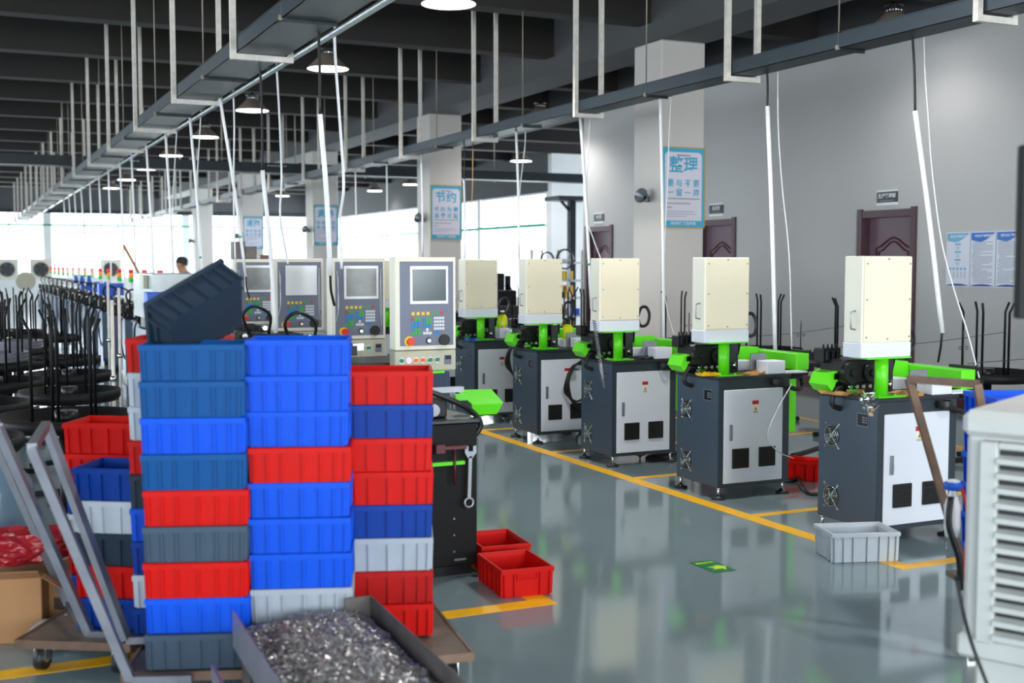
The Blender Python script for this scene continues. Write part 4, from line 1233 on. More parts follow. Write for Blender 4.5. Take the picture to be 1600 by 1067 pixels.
t1 = trolley(S1[0] + 0.18, S1[1] + 0.12, A1, 0.76, 0.62, 'low steel trolley under the front left crate stacks', 'dark_steel')
t2 = trolley(1.438, 4.168, R(-8), 0.46, 0.74, 'brown platform trolley under the stack beside the black cabinet')
t3 = trolley(0.505, 4.78, R(-31), 0.44, 0.66, 'steel trolley under the short rear stacks')
hb1 = MB()
a, b = at_d(50, 700, 3.85), at_d(72, 664, 4.35); c1, c2 = at_d(204, 1062, 3.93), at_d(198, 1000, 4.25)
for p, q in ((a, c1), (b, c2), (a, b)): hb1.bar(to_local(t1, p), to_local(t1, q), 0.03, 0.03)
hb1.bar(to_local(t1, c1), to_local(t1, c1) + Vector((0.2, 0, 0)), 0.025, 0.025); hb1.bar(to_local(t1, c2), to_local(t1, c2) + Vector((0.1, 0, 0)), 0.025, 0.025)
hb1.build('push_handle', 'bare_steel', t1)
hb2 = MB()
a, b = at_d(-3, 668, 4.35), at_d(-30, 640, 4.8); c1, c2 = at_d(140, 990, 4.37), at_d(108, 944, 4.76)
for p, q in ((a, c1), (b, c2), (a, b), (c2, c1), (at_d(75, 850, 4.6), at_d(105, 905, 4.37))): hb2.bar(to_local(t3, p), to_local(t3, q), 0.03, 0.03)
hb2.bar(to_local(t3, c1), to_local(t3, c1) + Vector((0.12, 0, 0)), 0.025, 0.025)
hb2.build('push_handle', 'bare_steel', t3)

# steel tray with shavings (carries the second stack)
FL, FRr, NR, NL = at_d(366, 953, 3.98), at_d(584, 930, 4.12), at_d(700, 1060, 3.3), at_d(440, 1067, 3.32)
cxm, cym = 1.02, 3.6
tr_ = empty('swarf_tray', (1.01, 3.40, 0), R(-2), label='open steel tray trolley heaped with metal shavings at the front', cat='tray')
TW, T0, T1 = 0.232, -0.5, 0.47
bed = MB().box(-TW, TW, T0, T1, 0.245, 0.258).build('bed', 'bright_steel', tr_)
MB().box(-TW - 0.006, -TW, T0, T1, 0.235, 0.355, 0.001).build('left_wall', 'bright_steel', tr_)
MB().box(TW, TW + 0.006, T0, T1, 0.235, 0.355, 0.001).build('right_wall', 'old_steel', tr_)
MB().box(TW - 0.09, TW, T1 - 0.006, T1, 0.245, 0.355, 0.001).build('end_plate', 'old_steel', tr_)
MB().box(-TW, TW, T0 - 0.006, T0, 0.235, 0.33, 0.001).build('front_plate', 'old_steel', tr_)
MB().box(-TW - 0.1, -TW - 0.09, T0, T1 - 0.15, 0.18, 0.235).build('side_lip', 'bright_steel', tr_)
lg = MB().box(-TW - 0.1, -TW, T0 + 0.2, T0 + 0.22, 0.18, 0.19)
for sx in (-1, 1):
    for yy in (T0 + 0.04, T1 - 0.04): MB().box(sx * (TW - 0.03) - 0.012, sx * (TW - 0.03) + 0.012, yy - 0.012, yy + 0.012, 0.1, 0.245).build('leg', 'old_steel', tr_)
lg.build('lip_bracket', 'old_steel', tr_)
for sx in (-1, 1):
    for yy in (T0 + 0.04, T1 - 0.04): castor(tr_, sx * (TW - 0.03), yy)
# the heap: a lumpy bed with thousands of small curled chips on it
hp = MB(); nx, ny = 30, 34; rs = random.Random(5)
def hz(u, v):  # u 0..1 across, v 0..1 near->far
    edge = min(u, 1 - u, 1.0) * 4
    return 0.278 + 0.045 * min(1, edge) * (0.35 + 0.65 * math.exp(-((u - 0.62) / 0.35) ** 2 - ((v - 0.75) / 0.45) ** 2)) + 0.008 * math.sin(u * 17 + v * 9) * math.sin(v * 23)
vs = [((i / (nx - 1) - 0.5) * (2 * TW - 0.01), T0 + 0.005 + j / (ny - 1) * 0.95, hz(i / (nx - 1), j / (ny - 1)) + rs.uniform(0, 0.006)) for j in range(ny) for i in range(nx)]
hp.add(vs, [(j * nx + i, j * nx + i + 1, (j + 1) * nx + i + 1, (j + 1) * nx + i) for j in range(ny - 1) for i in range(nx - 1)], False)
hp.build('shavings_bed', 'shaving_bed', tr_)['kind'] = 'stuff'
cp = MB()
for k in range(7600):
    u, v = rs.random(), rs.random(); x = (u - 0.5) * (2 * TW - 0.03); y_ = T0 + 0.015 + v * 0.93
    z = hz(u, v) + rs.uniform(0.002, 0.014)
    a = rs.uniform(0, 6.28); l = rs.uniform(0.004, 0.012); b_ = rs.uniform(-0.6, 0.6); w_ = rs.uniform(0.0012, 0.0035)
    d = Vector((math.cos(a) * math.cos(b_), math.sin(a) * math.cos(b_), math.sin(b_))) * l; n_ = d.orthogonal().normalized() * w_
    c_ = Vector((x, y_, z))
    cp.add([c_ - d - n_, c_ - d + n_, c_ + n_ + Vector((0, 0, l * 0.4)), c_ - n_ + Vector((0, 0, l * 0.4)), c_ + d - n_, c_ + d + n_], [(0, 1, 2, 3), (3, 2, 5, 4)])
cp.build('metal_shavings', 'shaving', tr_)['kind'] = 'stuff'

# cartons, drum and bags at the lower left
e = empty('cardboard_box', (0.16, 5.14, 0), R(-14), label='brown cardboard box at the left edge, flaps folded', cat='box')
MB().box(-0.14, 0.14, -0.14, 0.14, 0, 0.26, 0.003).build('carton', 'cardboard', e)
fp = MB(); fp.prism([(-0.14, -0.14, 0.26), (0.14, -0.14, 0.26), (0.14, -0.2, 0.3), (-0.14, -0.2, 0.3)], (0, 0, 0.003)); fp.prism([(0.14, -0.14, 0.26), (0.14, 0.14, 0.26), (0.22, 0.12, 0.2), (0.22, -0.12, 0.2)], (0, 0, 0.003))
fp.build('flap', 'cardboard', e)
e = empty('cardboard_box', (0.44, 5.2, 0), R(-38), label='open brown cardboard box behind the leaning handle', cat='box')
cb_ = MB(); cb_.box(-0.13, 0.13, -0.15, 0.15, 0, 0.004); cb_.box(-0.13, 0.13, -0.15, -0.146, 0.004, 0.24); cb_.box(-0.13, 0.13, 0.146, 0.15, 0.004, 0.24); cb_.box(-0.13, -0.126, -0.146, 0.146, 0.004, 0.24); cb_.box(0.126, 0.13, -0.146, 0.146, 0.004, 0.24)
cb_.build('carton', 'cardboard', e)
MB().box(-0.04, 0.06, -0.1512, -0.15, 0.05, 0.06).box(-0.04, 0.06, -0.1512, -0.15, 0.09, 0.14).build('carton_print', 'old_steel', e)


def bag(name, loc, s, m, lab, seed):
    bm = bmesh.new(); bmesh.ops.create_icosphere(bm, subdivisions=4, radius=1)
    from mathutils import noise
    for v in bm.verts:
        n = noise.noise(v.co * 2.3 + Vector((seed, 0, 0))) * 0.3 + noise.noise(v.co * 6 + Vector((0, seed, 0))) * 0.14
        v.co *= 1 + n
        v.co.x *= s[0]; v.co.y *= s[1]; v.co.z = max(v.co.z, -0.85) * s[2]
    me = bpy.data.meshes.new(name); bm.to_mesh(me); bm.free(); me.materials.append(MT[m])
    o = inst(name, me, None, loc); return tag(o, lab, 'bag')


bag('plastic_bag', (0.2, 5.16, 0.35), (0.22, 0.13, 0.075), 'bag_red', 'crumpled red plastic bag on top of the cardboard boxes', 3)
bag('plastic_bag', (0.32, 4.86, 0.06), (0.11, 0.08, 0.06), 'bag_clear', 'crumpled clear plastic bag on the floor before the boxes', 8)
e = empty('water_drum', (0.13, 5.62, 0), label='pale blue translucent drum at the left edge behind the boxes', cat='drum')
MB().lathe([(0, 0), (0.14, 0), (0.15, 0.02), (0.15, 0.5), (0.14, 0.55), (0.1, 0.6), (0.1, 0.63), (0, 0.63)], n=28).build('drum', 'drum_blue', e)
MB().cyl((0, 0, 0.63), (0, 0, 0.66), 0.06, n=18).build('drum_cap', 'white_box', e)
# low dark benches in the left aisle
for i, (x, y, w_, d_, h_) in enumerate(((0.85, 6.1, 0.3, 0.4, 0.5),)):
    e = empty('low_bench', (x, y, 0), label=['low dark workbench in the left aisle, at the picture edge', 'low dark workbench behind the rear crate stack'][i], cat='bench')
    MB().box(-w_ / 2, w_ / 2, -d_ / 2, d_ / 2, h_ - 0.03, h_, 0.003).build('bench_top', 'dark_steel', e)
    for sx in (-1, 1):
        for sy in (-1, 1): MB().box(sx * (w_ / 2 - 0.03) - 0.02, sx * (w_ / 2 - 0.03) + 0.02, sy * (d_ / 2 - 0.03) - 0.02, sy * (d_ / 2 - 0.03) + 0.02, 0, h_ - 0.03).build('leg', 'black_paint', e)

# ------------------------------------------------------------------ evaporative air cooler at the right edge
cc = at_d(1511, 640, 3.5)
ca = R(-64)
e = empty('air_cooler', (cc.x, cc.y, 0), ca, label='large dirty white air cooler with louvred side at the right edge', cat='air cooler')
MB().box(0, 0.75, 0.0, 0.55, 0.355, 1.0, 0.015).build('housing', 'cooler', e)
MB().box(-0.012, 0.76, -0.015, 0.56, 0.99, 1.07, 0.02).build('top_cover', 'cooler', e)
MB().box(-0.012, 0.76, -0.012, 0.56, 0.33, 0.40, 0.01).build('base_rim', 'cooler', e)
MB().box(0.03, 0.72, 0.03, 0.52, 0.06, 0.34, 0.01).build('water_tank', 'cooler', e)
MB().box(0.055, 0.72, -0.014, 0, 0.40, 0.985).build('grille_backing', 'cooler_dark', e)
gf = MB(); gf.box(0.05, 0.1, -0.035, -0.0, 0.39, 0.985, 0.004); gf.box(0.1, 0.73, -0.035, -0.0, 0.965, 0.985, 0.004)
gf.build('grille_frame', 'cooler', e)
lm = MB(); lm.prism([(0.1, -0.044, 0), (0.1, -0.012, 0.012), (0.1, -0.012, 0.024), (0.1, -0.044, 0.015)], (0.61, 0, 0))
lme = lm.mesh('louvre', 'cooler')
for k in range(13): inst('louvre', lme, e, (0, 0, 0.405 + k * 0.0432))
for sx in (0.1, 0.62):
    for sy in (0.08, 0.45):
        MB().cyl((sx - 0.015, sy, 0.03), (sx + 0.015, sy, 0.03), 0.03, n=14).box(sx - 0.02, sx + 0.02, sy - 0.02, sy + 0.02, 0.045, 0.062).build('castor', 'black_rubber', e)
cbp = [at_d(1494, 900, 3.42), at_d(1506, 960, 3.38), at_d(1520, 1010, 3.34), at_d(1545, 1075, 3.3), at_d(1560, 1110, 3.3)]
MB().tube([to_local(e, p) for p in smooth_pts(cbp)], 0.006, 6).build('power_cord', 'black_cable', e)

# bent tube push frame standing between the cooler and the nearest machine
a, b, c1, c2 = at_d(1420, 592, 4.62), at_d(1527, 600, 4.35), at_d(1486, 850, 4.62), at_d(1575, 850, 4.35)
fz = MB(); c1g = Vector((c1.x + 0.09, c1.y, 0.25)); c2g = Vector((c2.x + 0.05, c2.y, 0.25))
fz.bar(a, b, 0.028); fz.bar(a, c1g, 0.028); fz.bar(b, c2g, 0.028)
mid = (c1g + c2g) / 2
e = empty('platform_trolley', (mid.x, mid.y, 0), R(-22), label='bent steel push handle of a trolley beside the air cooler', cat='trolley')
fz2 = MB()
for p, q in ((a, b), (a, c1g), (b, c2g)): fz2.bar(to_local(e, p), to_local(e, q), 0.028)
fz2.build('push_handle', 'brown_steel', e)
p1_, p2_ = to_local(e, c1g), to_local(e, c2g)
MB().box(min(p1_.x, p2_.x) - 0.02, max(p1_.x, p2_.x) + 0.42, -0.06, 0.3, 0.235, 0.255).build('platform', 'platform', e)
for sx in (0.0, 0.3):
    for sy in (0.0, 0.2): castor(e, sx + 0.02, sy); MB().box(sx - 0.005, sx + 0.045, sy - 0.025, sy + 0.025, 0.1, 0.235).build('riser', 'brown_steel', e)
# spray bottle hung on the handle
c = at_d(1489, 757, 4.5)
e = empty('spray_bottle', (c.x, c.y, c.z), label='bottle with a blue and white cap hanging beside the cooler', cat='bottle')
MB().lathe([(0, -0.2), (0.025, -0.2), (0.03, -0.16), (0.03, -0.08), (0.014, -0.03), (0.012, -0.02)], n=18).build('bottle', 'film', e)
MB().lathe([(0.028, -0.02), (0.034, -0.012), (0.034, 0.006), (0.026, 0.012)], n=18).build('cap_ring', 'blue_item', e)
MB().lathe([(0.0, 0.022), (0.026, 0.016), (0.028, -0.01)], n=18).build('cap_top', 'white_box', e)
MB().tube(smooth_pts([(-0.03, -0.02, -0.04), (-0.045, -0.03, -0.15), (0.0, -0.04, -0.28), (0.02, -0.03, -0.4)]), 0.012, 7).build('hanging_hose', 'black_cable', e)
MB().tube(smooth_pts([(0.02, -0.02, 0.0), (0.05, -0.03, -0.12), (0.03, -0.04, -0.25), (0.02, -0.03, -0.4)]), 0.006, 7).build('red_hose', 'key_red', e)
# dark framed stand at the top right edge
p = at_d(1593, 365, 3.0)
e = empty('framed_stand', (p.x, p.y, 0), R(-25), label='dark framed panel on a post at the upper right edge', cat='stand')
MB().box(0.0, 0.025, 0, 0.03, 1.36, 1.8, 0.004).box(0.025, 0.5, 0, 0.03, 1.36, 1.39, 0.004).box(0.025, 0.5, 0, 0.03, 1.77, 1.8, 0.004).box(0.475, 0.5, 0, 0.03, 1.39, 1.77, 0.004).build('frame', 'black_paint', e)
MB().box(0.025, 0.475, 0.01, 0.02, 1.39, 1.77).build('panel', 'cooler', e)
MB().box(0.24, 0.28, 0, 0.03, 0.02, 1.36).box(0.05, 0.47, -0.15, 0.18, 0, 0.02).build('post', 'black_paint', e)

# ------------------------------------------------------------------ hanging conduits and air hoses
def pl(l): return [Vector(p) for p in l]
def conduit(top, bot, r=0.014, cable_from=None, label='', group=None, green=False):
    e = empty('drop_conduit', top, label=label, cat='conduit', group=group)
    T = Vector(top); Bv = Vector(bot) - T
    mid = Bv * 0.5 + Vector((0.01, 0, 0))
    MB().tube(smooth_pts([(0, 0, 0), mid, Bv], 4), r, 8).build('pipe', 'white_pipe', e)
    if cable_from is not None:
        cf = Vector(cable_from) - T
        MB().tube(smooth_pts([cf, cf * 0.5 + Vector((0.008, 0, 0)), (0, 0, -0.02)], 4), r * 0.55, 6).build('cable', 'black_cable', e)
    MB().tube(smooth_pts([Bv, Bv + Vector((0.01, 0.02, -0.1)), Bv + Vector((0.05, 0.08, -0.2))], 4), r * 0.5, 6).build('cable_end', 'black_cable', e)
    if green: MB().cyl(Bv * 0.78, Bv * 0.78 + Vector((0, 0, 0.02)), r * 1.15, n=10).build('green_tape', 'green_pipe', e)
    return e


TXL, TXR = 2.12, 5.68
LC = [  # top px, bottom px
    ((343, 115), (384, 432)), ((296, 150), (318, 465)), ((258, 181), (274, 505)), ((228, 206), (243, 500)), ((205, 225), (213, 492)), ((187, 246), (196, 490)),
    ((169, 258), (174, 478)), ((154, 268), (162, 470)), ((140, 280), (146, 466)), ((126, 290), (136, 460)), ((116, 297), (124, 455)), ((107, 303), (116, 450)), ((99, 309), (108, 446))]
for i, (a, b) in enumerate(LC):
    T = at_x(*a, TXL); B_ = at_y(*b, T.y + 0.05)
    T.z = min(T.z, 2.95)
    conduit(T, B_, 0.013 if i < 4 else 0.012, None, 'white conduit dropping to the left row, %s of the far run' % ORD[i], 'white conduits over the left row', green=i < 2)
conduit(at_x(500, 178, 2.1), at_y(516, 430, at_x(500, 178, 2.1).y + 0.15), 0.017, at_x(494, -8, 2.1), 'thick white conduit under a black cable, nearest one over the control panels', 'white conduits over the left row')
conduit(at_x(410, 266, 2.1), at_y(431, 520, at_x(410, 266, 2.1).y + 0.1), 0.016, at_x(405, 78, 2.1), 'thick white conduit under a black cable, between third and fourth panels', 'white conduits over the left row')
RC = [((1430, 173), (1472, 520), (1424, 32), 4.75, 0.017), ((1199, 166), (1211, 548), (1197, 92), None, 0.017), ((1031, 132), (1037, 548), None, None, 0.013), ((906, 172), (924, 482), None, None, 0.016),
      ((806, 196), (811, 402), None, None, 0.014), ((725, 281), (726, 405), (725, 214), None, 0.013), ((658, 240), (660, 402), None, None, 0.013), ((604, 249), (604, 400), None, None, 0.012),
      ((555, 262), (556, 400), None, None, 0.012)]
rl = ['first and thickest, before the notice boards', 'second, hanging before the plain wall', 'third, at the left edge of the nearest poster', 'fourth, bending down before the far door', 'fifth, between the second and nearest columns',
      'sixth, crossing the second poster', 'seventh, left of the second column', 'eighth, right of the third column', 'ninth and farthest']
for i, (a, b, c_, yb_, r) in enumerate(RC):
    T = at_x(*a, 5.66); B_ = at_y(*b, T.y - 0.05)
    conduit(T, B_, r, at_x(*c_, 5.66) if c_ else None, 'white conduit of the right row, ' + rl[i], 'white conduits over the right row', green=i in (3,))


def airhose(pts_px, xs, r, lab, grp, m='hose_clear'):
    """pixels with the x plane each point hangs in"""
    P_ = [at_x(px, py, x) for (px, py), x in zip(pts_px, xs)]
    e = empty('air_hose', P_[0], label=lab, cat='air hose', group=grp)
    L_ = [p - P_[0] for p in P_]
    MB().tube(smooth_pts(L_, 6), r, 7).build('hose', m, e)
    MB().cyl((0, 0, 0), (0, 0, 0.05), r * 2.2, n=10).cyl((0, 0, -0.03), (0, 0, 0.0), r * 1.7, n=8).cyl((0, 0, 0.05), (0, 0, 0.09), r * 1.5, n=8).build('fitting', 'brass', e)
    return e


q = 2.22
airhose([(522, 20), (524, 90), (531, 190), (537, 290), (531, 345), (534, 420)], [q] * 6, 0.0095, 'thick clear air hose hanging over the third poster', 'air hoses over the left row')
airhose([(431, 84), (437, 190), (440, 280), (438, 340), (450, 412)], [q] * 5, 0.008, 'clear air hose hanging left of the thick black cable', 'air hoses over the left row')
airhose([(364, 128), (366, 200), (365, 300), (368, 420)], [q] * 4, 0.007, 'clear air hose beside the first far conduit', 'air hoses over the left row')
airhose([(315, 160), (311, 230), (308, 300), (312, 430)], [q] * 4, 0.006, 'clear air hose beside the second far conduit', 'air hoses over the left row')
airhose([(277, 192), (273, 260), (270, 330), (276, 400)], [q] * 4, 0.006, 'clear air hose beside the third far conduit', 'air hoses over the left row')
qr = 5.74
airhose([(1443, 46), (1445, 110), (1450, 180), (1456, 262), (1470, 370), (1490, 450), (1512, 520), (1530, 590)], [qr, qr, qr, qr, 5.6, 5.5, 5.4, 5.3], 0.0045, 'thin clear air hose before the notice boards', 'air hoses over the right row')
airhose([(1215, 104), (1216, 200), (1222, 290), (1233, 400), (1237, 545)], [qr] * 5, 0.005, 'thin clear air hose before the plain wall', 'air hoses over the right row')
airhose([(1049, 146), (1046, 200), (1043, 290), (1038, 400), (1040, 470), (1058, 540)], [qr] * 6, 0.004, 'thin clear air hose crossing the nearest poster', 'air hoses over the right row')
airhose([(922, 178), (919, 240), (916, 330), (926, 370), (945, 420)], [qr] * 5, 0.005, 'thin clear air hose beside the fourth conduit of the right row', 'air hoses over the right row')
airhose([(821, 198), (820, 230), (813, 290), (810, 340)], [qr] * 4, 0.006, 'thin clear air hose beside the fifth conduit of the right row', 'air hoses over the right row')
airhose([(739, 220), (738, 300), (733, 360), (730, 402)], [qr] * 4, 0.005, 'thin orange-brown air hose at the edge of the second column', 'air hoses over the right row', m='brass')
# coiled metal spring hose before the third machine
a, b = at_y(928, 500, 7.5), at_y(944, 606, 7.45)
sp = MB(); n = 150; d = b - a
ax = d.normalized(); u_ = ax.orthogonal().normalized(); v_ = ax.cross(u_)
half = a + d * 0.62
sp.tube([a + d * 0.62 * (k / n) + (u_ * math.cos(k * 0.75) + v_ * math.sin(k * 0.75)) * 0.012 for k in range(n)], 0.0035, 5)
sp.cyl(half, b, 0.014, 0.008, n=10)
tag(sp.build('spring_hose', 'bright_steel'), 'silver coil spring hose hanging in front of the third machine', 'hose')
# thin wires fed from the decoilers
for i, (p, q_) in enumerate((((6.9, 6.3, 1.0), (5.25, 6.4, 0.93)), ((6.9, 5.2, 1.02), (5.3, 5.1, 0.92)), ((6.9, 7.9, 0.98), (5.25, 7.8, 0.92)))):
    pm = (Vector(p) + Vector(q_)) / 2 - Vector((0, 0, 0.03))
    tag(MB().tube(smooth_pts([p, pm, q_], 5), 0.0025, 4).build('feed_wire', 'dark_steel'), 'thin feed wire stretched behind the %s machine' % ORD[(1, 0, 2)[i]], 'wire')

# thick black pipe and cables lying between machines
tag(MB().tube(smooth_pts([at_z(1238, 712, 0.1), at_z(1262, 706, 0.1), at_z(1300, 694, 0.1), at_z(1330, 690, 0.1)], 5), 0.02, 8).tube(smooth_pts([at_z(1235, 712, 0.1), at_z(1242, 735, 0.03), at_z(1262, 770, 0.012), at_z(1300, 768, 0.012)], 5), 0.012, 8).build('power_cable', 'black_cable'),
    'thick black cable running from the second machine towards the red crate', 'cable')
tag(MB().tube(smooth_pts([(4.75, 7.75, .01), (4.9, 7.6, .01), (5.1, 7.62, .01), (5.15, 7.75, .01), (5.0, 7.86, .01), (4.8, 7.8, .012), (4.85, 7.64, .03), (5.1, 7.6, .03), (5.3, 7.7, .01)], 5), 0.01, 7).build('power_cable', 'black_cable'), 'coil of black cable on the floor under the third machine', 'cable')
tag(MB().tube(smooth_pts([at_y(1237, 600, 6.1), at_y(1215, 640, 6.05), at_y(1200, 680, 6.05), at_y(1215, 705, 6.05), at_y(1240, 716, 6.1)], 6), 0.0035, 6).build('clear_tube', 'hose_clear'), 'thin clear tube looping over the white door of the second machine', 'tube')
sw = MB(); rs = random.Random(2); c = at_z(1268, 675)
for k in range(8): sw.tube([c + Vector((rs.uniform(-.12, .12), rs.uniform(-.12, .12), rs.uniform(.003, .03))) for _ in range(5)], 0.0015, 4)
tag(sw.build('wire_scrap', 'bright_steel'), 'tangle of thin wire scrap on the floor behind the second machine', 'wire')

# ------------------------------------------------------------------ green exit sign on the floor
e = empty('floor_sign', (3.285, 4.72, 0.0013), label='green floor sign with a lime arrow in the aisle', cat='sign')
MB().box(0, 0.13, 0, 0.215, 0, 0.0012).build('sheet', 'sign_green', e)
text_obj('lettering', '安全出口', 0.026, 'sign_lime', e, face_mat((0.063, 0.175, 0.002), 'up'))
MB().prism([(0.03, 0.10, 0.0013), (0.085, 0.10, 0.0013), (0.085, 0.13, 0.0013), (0.122, 0.075, 0.0013), (0.085, 0.02, 0.0013), (0.085, 0.05, 0.0013), (0.03, 0.05, 0.0013), (0.055, 0.075, 0.0013)], (0, 0, 0.0008)).build('arrow', 'sign_lime', e)

# ------------------------------------------------------------------ recess beyond the right wall: shelf rack, machines, fans
def at_yy(px, py, y): return at_y(px, py, y)
x0 = at_y(846, 400, 18.6).x; x1 = at_y(906, 400, 18.6).x
e = empty('storage_rack', (x0, 18.6, 0), label='grey storage rack with coloured goods beyond the end of the right wall', cat='rack')
W_ = x1 - x0 + 0.3
for x in (0.0, W_ * 0.5, W_ - 0.04):
    for y in (0, 0.4): MB().box(x, x + 0.04, y, y + 0.04, 0, 1.75).build('post', 'panel_lower' if y else 'cab_door', e)
SZ = [0.25, 0.55, 0.87, 1.18, 1.5]
for z in SZ: MB().box(0, W_, 0.0, 0.44, z, z + 0.03).build('shelf', 'cab_door', e)
items = [(0.55, 0.9, 'line', 0.22, 'yellow box on the third shelf of the rack'), (0.55, 1.21, 'key_yellow', 0.16, 'yellow box on the upper shelf of the rack'), (0.42, 0.58, 'cardboard', 0.2, 'brown box on the second shelf of the rack'),
         (0.6, 0.28, 'cardboard', 0.2, 'brown box on the lowest shelf of the rack'), (0.15, 0.9, 'blue_item', 0.12, 'blue bin at the left of the third shelf'), (0.4, 0.9, 'crate_slate', 0.1, 'dark bin in the middle of the third shelf'),
         (0.15, 1.21, 'blue_item', 0.08, 'blue tray at the left of the upper shelf'), (0.68, 0.58, 'blue_item', 0.12, 'blue bin at the right of the second shelf'), (0.15, 0.58, 'black_rubber', 0.13, 'black bin at the left of the second shelf'),
         (0.5, 1.53, 'film', 0.06, 'white and blue packet on the top shelf')]
for fx, z, m, h_, lb in items:
    tag(MB().box(-0.09, 0.09, -0.12, 0.12, 0, h_, 0.008).build('storage_box', m, None, (x0 + fx * W_, 18.6 + 0.2, z + 0.0005)), lb, 'box', 'goods on the storage rack')
hc = MB()
for k in range(3): hc.tube([(0.16 * math.cos(t * 0.3) + 0.02 * k, 0.02 * k, 0.17 * math.sin(t * 0.3)) for t in range(21)], 0.014, 6, closed=True)
tag(hc.build('hose_coil', 'black_cable', None, (x0 + 0.38 * W_, 18.5, 1.58)), 'black hose coil hung on the storage rack', 'hose')
hc = MB()
for k in range(3): hc.tube([(0.14 * math.cos(t * 0.3) + 0.015 * k, 0.02 * k, 0.2 * math.sin(t * 0.3)) for t in range(21)], 0.014, 6, closed=True)
tag(hc.build('hose_coil', 'tray_dark', None, (x0 + 0.06, 18.5, 1.5)), 'dark green hose coil at the left of the storage rack', 'hose')
# bracket post with canopy
pc = at_y(893, 350, 19.6)
e = empty('canopy_post', (pc.x, 19.6, 0), label='dark steel post carrying a small canopy beyond the right wall', cat='post')
MB().box(-0.06, 0.06, -0.06, 0.06, 0, 2.66).build('post', 'tray_dark', e)
MB().box(-0.42, 0.3, -0.3, 0.3, 2.66, 2.74).build('canopy', 'dark_steel', e)
MB().bar((-0.22, 0, 2.66), (0, 0, 2.44), 0.04).build('brace', 'tray_dark', e)
# machines in the far part on the right side
for i, (px, yy, w_, h_, m, lb) in enumerate(((797, 17.0, 0.5, 1.35, 'dark_steel', 'dark machine seen between the two farthest cream cabinets'), (760, 22.0, 0.9, 1.3, 'blue_body', 'blue machine far behind the second column'),
                                              (700, 24.0, 0.9, 1.2, 'navy', 'dark blue machine far behind the second panel'), (795, 20.5, 0.4, 0.8, 'film', 'pale bin far behind the fifth machine'))):
    c = at_y(px, 420, yy)
    e = empty('floor_machine', (c.x, yy, 0), label=lb, cat='machine')
    MB().box(-w_ / 2, w_ / 2, 0, 0.6, 0.05, h_ * 0.62, 0.01).build('cabinet', m, e)
    hd = MB().box(-w_ / 3, w_ / 3, 0.1, 0.5, h_ * 0.62, h_ * 0.8, 0.01).box(-w_ / 4, 0, 0.2, 0.4, h_ * 0.8, h_, 0.01).cyl((w_ / 5, 0.3, h_ * 0.8), (w_ / 5, 0.3, h_ * 0.97), 0.05, n=12)
    hd.build('head', ['black_metal', 'body_grey', 'body_grey', 'teal'][i], e)
    MB().box(-w_ / 2 + 0.03, w_ / 2 - 0.03, 0.03, 0.57, 0, 0.05).build('plinth', 'black_metal', e)
# square wall fans below the back windows
for i, px in enumerate((11, 64, 173)):
    c = at_y(px, 421, YB - 0.01)
    e = empty('wall_fan', (c.x, YB - 0.001, c.z), label='square exhaust fan low on the back wall, %s' % ['at the left picture edge', 'second from the left edge', 'behind the light towers', 'farthest right', 'between the second and the towers'][i], cat='fan', group='exhaust fans on the back wall')
    m_ = 0.38
    MB().box(-m_, m_, -0.08, 0, -m_, m_).build('frame', 'panel_shell', e)
    MB().cyl((0, -0.1, 0), (0, -0.08, 0), 0.27, n=24).build('grille', 'old_steel', e)
    b_ = MB().cyl((0, -0.13, 0), (0, -0.1, 0), 0.1, n=12)
    for k in range(5): t = k * 1.2566; b_.bar((0.08 * math.cos(t), -0.115, 0.08 * math.sin(t)), (0.24 * math.cos(t), -0.115, 0.24 * math.sin(t)), 0.02, 0.14)
    b_.build('fan_blades', 'dark_steel', e)
# bucket-like round fan on a stand and leaning pole far left
c = at_y(40, 440, 22)
e = empty('pedestal_fan', (c.x, 22, 0), label='round pedestal fan far down the left aisle', cat='fan')
MB().cyl((0, -0.06, 1.2), (0, 0.06, 1.2), 0.16, n=20).build('fan_cage', 'panel_lower', e); MB().cyl((0, 0, 0.02), (0, 0, 1.0), 0.02, n=8).lathe([(0, 0), (0.22, 0), (0.2, 0.03), (0.02, 0.05)], n=18).build('stand', 'dark_steel', e)
a, b = at_y(193, 383, 15.95), at_y(216, 425, 15.95)
tag(MB().cyl(a, b + (b - a) * ((b.z - 0.83) / (a.z - b.z)), 0.018, n=8).build('wooden_pole', 'cardboard'), 'thin brown stick rising among the far machines', 'stick')
# dark cartons on the farther panel machine
c = Vector((2.5, 11.56, 0))
tag(MB().box(-0.1, 0.02, -0.06, 0.06, 0, 0.17, 0.004).box(0.02, 0.13, -0.06, 0.06, 0, 0.12, 0.004).build('dark_carton', 'old_steel', None, (c.x, c.y, 1.5455)), 'dark carton standing on the fourth control panel', 'box')
tag(MB().box(-0.05, 0.05, -0.04, 0.04, 0, 0.04, 0.004).build('red_block', 'dark_red', None, (2.72, 11.56, 1.5455)), 'small dark red block on the fourth control panel', 'box')

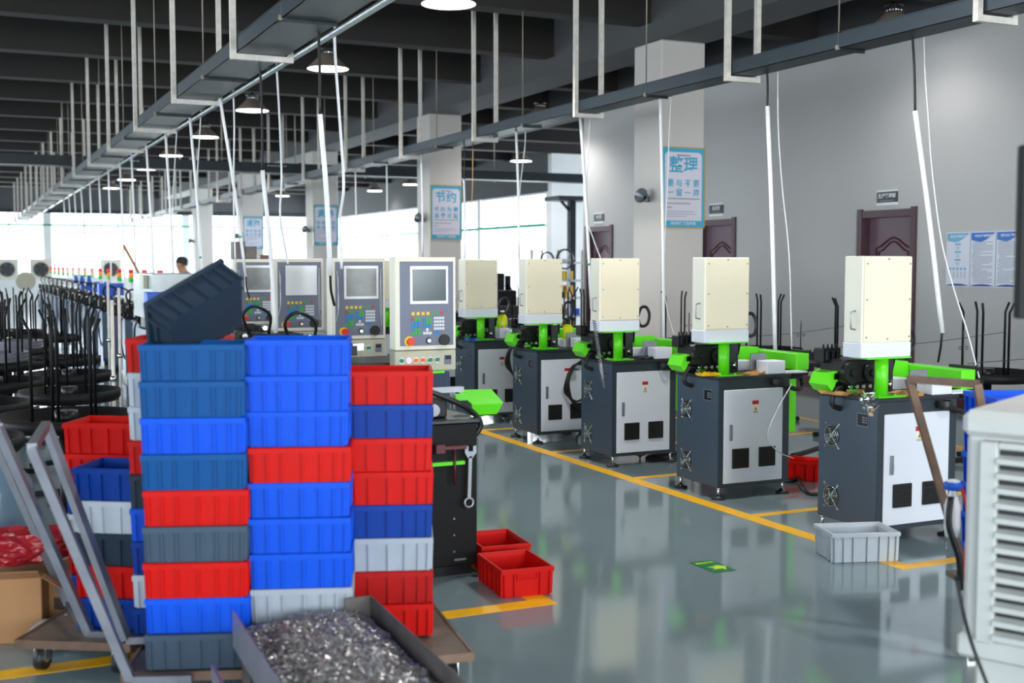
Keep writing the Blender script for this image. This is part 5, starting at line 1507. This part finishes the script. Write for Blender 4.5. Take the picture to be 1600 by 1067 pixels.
# ------------------------------------------------------------------ the worker beyond the panels
def person(x, y, rz):
    e = empty('person', (x, y, 0), rz, label='worker with short black hair and grey shirt, head bowed at a machine far away', cat='person')
    J = {'pelvis': (0, 0, .92, .125), 'belly': (0, -0.01, 1.05, .12), 'chest': (0, -0.03, 1.24, .135), 'neck': (0, -0.05, 1.37, .05), 'head0': (0, -0.07, 1.45, .07), 'head1': (0, -0.085, 1.53, .085), 'head2': (0, -0.08, 1.58, .06),
         'nose': (0, -0.185, 1.485, .014)}
    E_ = [('pelvis', 'belly'), ('belly', 'chest'), ('chest', 'neck'), ('neck', 'head0'), ('head0', 'head1'), ('head1', 'head2'), ('head0', 'nose')]
    for s, n in ((-1, 'l'), (1, 'r')):
        J.update({'sh' + n: (s * .17, -0.02, 1.33, .055), 'el' + n: (s * .23, -0.06, 1.06, .042), 'wr' + n: (s * .16, -0.28, 1.0, .028), 'pa' + n: (s * .14, -0.36, 0.99, .032),
                  'hp' + n: (s * .09, 0, .86, .085), 'kn' + n: (s * .1, -0.02, .47, .058), 'an' + n: (s * .1, 0.01, .08, .042), 'to' + n: (s * .11, -0.14, .04, .034)})
        E_ += [('chest', 'sh' + n), ('sh' + n, 'el' + n), ('el' + n, 'wr' + n), ('wr' + n, 'pa' + n), ('pelvis', 'hp' + n), ('hp' + n, 'kn' + n), ('kn' + n, 'an' + n), ('an' + n, 'to' + n)]
        for k in range(4):
            f = 'f%d%s' % (k, n); g = 'g%d%s' % (k, n)
            J[f] = (s * .14 + (k - 1.5) * 0.018, -0.41, 0.985, .010); J[g] = (s * .14 + (k - 1.5) * 0.02, -0.445, 0.965 + 0.003 * k, .009)
            E_ += [('pa' + n, f), (f, g)]
        J['th' + n] = (s * .14 - s * 0.045, -0.37, 0.985, .011); E_ += [('pa' + n, 'th' + n)]
    ks = list(J); me = bpy.data.meshes.new('body')
    me.from_pydata([J[k][:3] for k in ks], [(ks.index(a), ks.index(b)) for a, b in E_], [])
    o = bpy.data.objects.new('body', me); C.objects.link(o); o.parent = e
    sm = o.modifiers.new('skin', 'SKIN'); sb = o.modifiers.new('sub', 'SUBSURF'); sb.levels = 1; sb.render_levels = 1
    for i, k in enumerate(ks):
        o.data.skin_vertices[0].data[i].radius = (J[k][3], J[k][3]); o.data.skin_vertices[0].data[i].use_root = (k == 'pelvis')
    bpy.context.view_layer.update()
    m2 = bpy.data.meshes.new_from_object(o.evaluated_get(bpy.context.evaluated_depsgraph_get()))
    o.modifiers.clear(); o.data = m2
    m2.materials.clear()
    for m in ('skin', 'shirt_grey', 'trousers', 'black_rubber'): m2.materials.append(MT[m])
    for p in m2.polygons:
        c_ = p.center; p.use_smooth = True
        if c_.z < 0.1: p.material_index = 3
        elif c_.z < 0.93 and c_.y > -0.25: p.material_index = 2
        elif c_.z < 1.37 and c_.y > -0.24: p.material_index = 1
    h_ = MB(); h_.M = Matrix.Translation((0, -0.07, 1.52)) @ Matrix.Rotation(R(-15), 4, 'X')
    h_.lathe([(0.098, -0.03), (0.1, 0.02), (0.088, 0.065), (0.055, 0.095), (0, 0.105)], n=20); h_.build('hair', 'hair', e)
    ey = MB()
    for s in (-1, 1): ey.lathe([(0, -0.008), (0.008, 0), (0, 0.008)], (s * 0.032, -0.158, 1.515), 8)
    ey.build('eyes', 'hair', e)


c = at_y(290, 410, 20.3)
person(c.x, 20.3, R(-70))
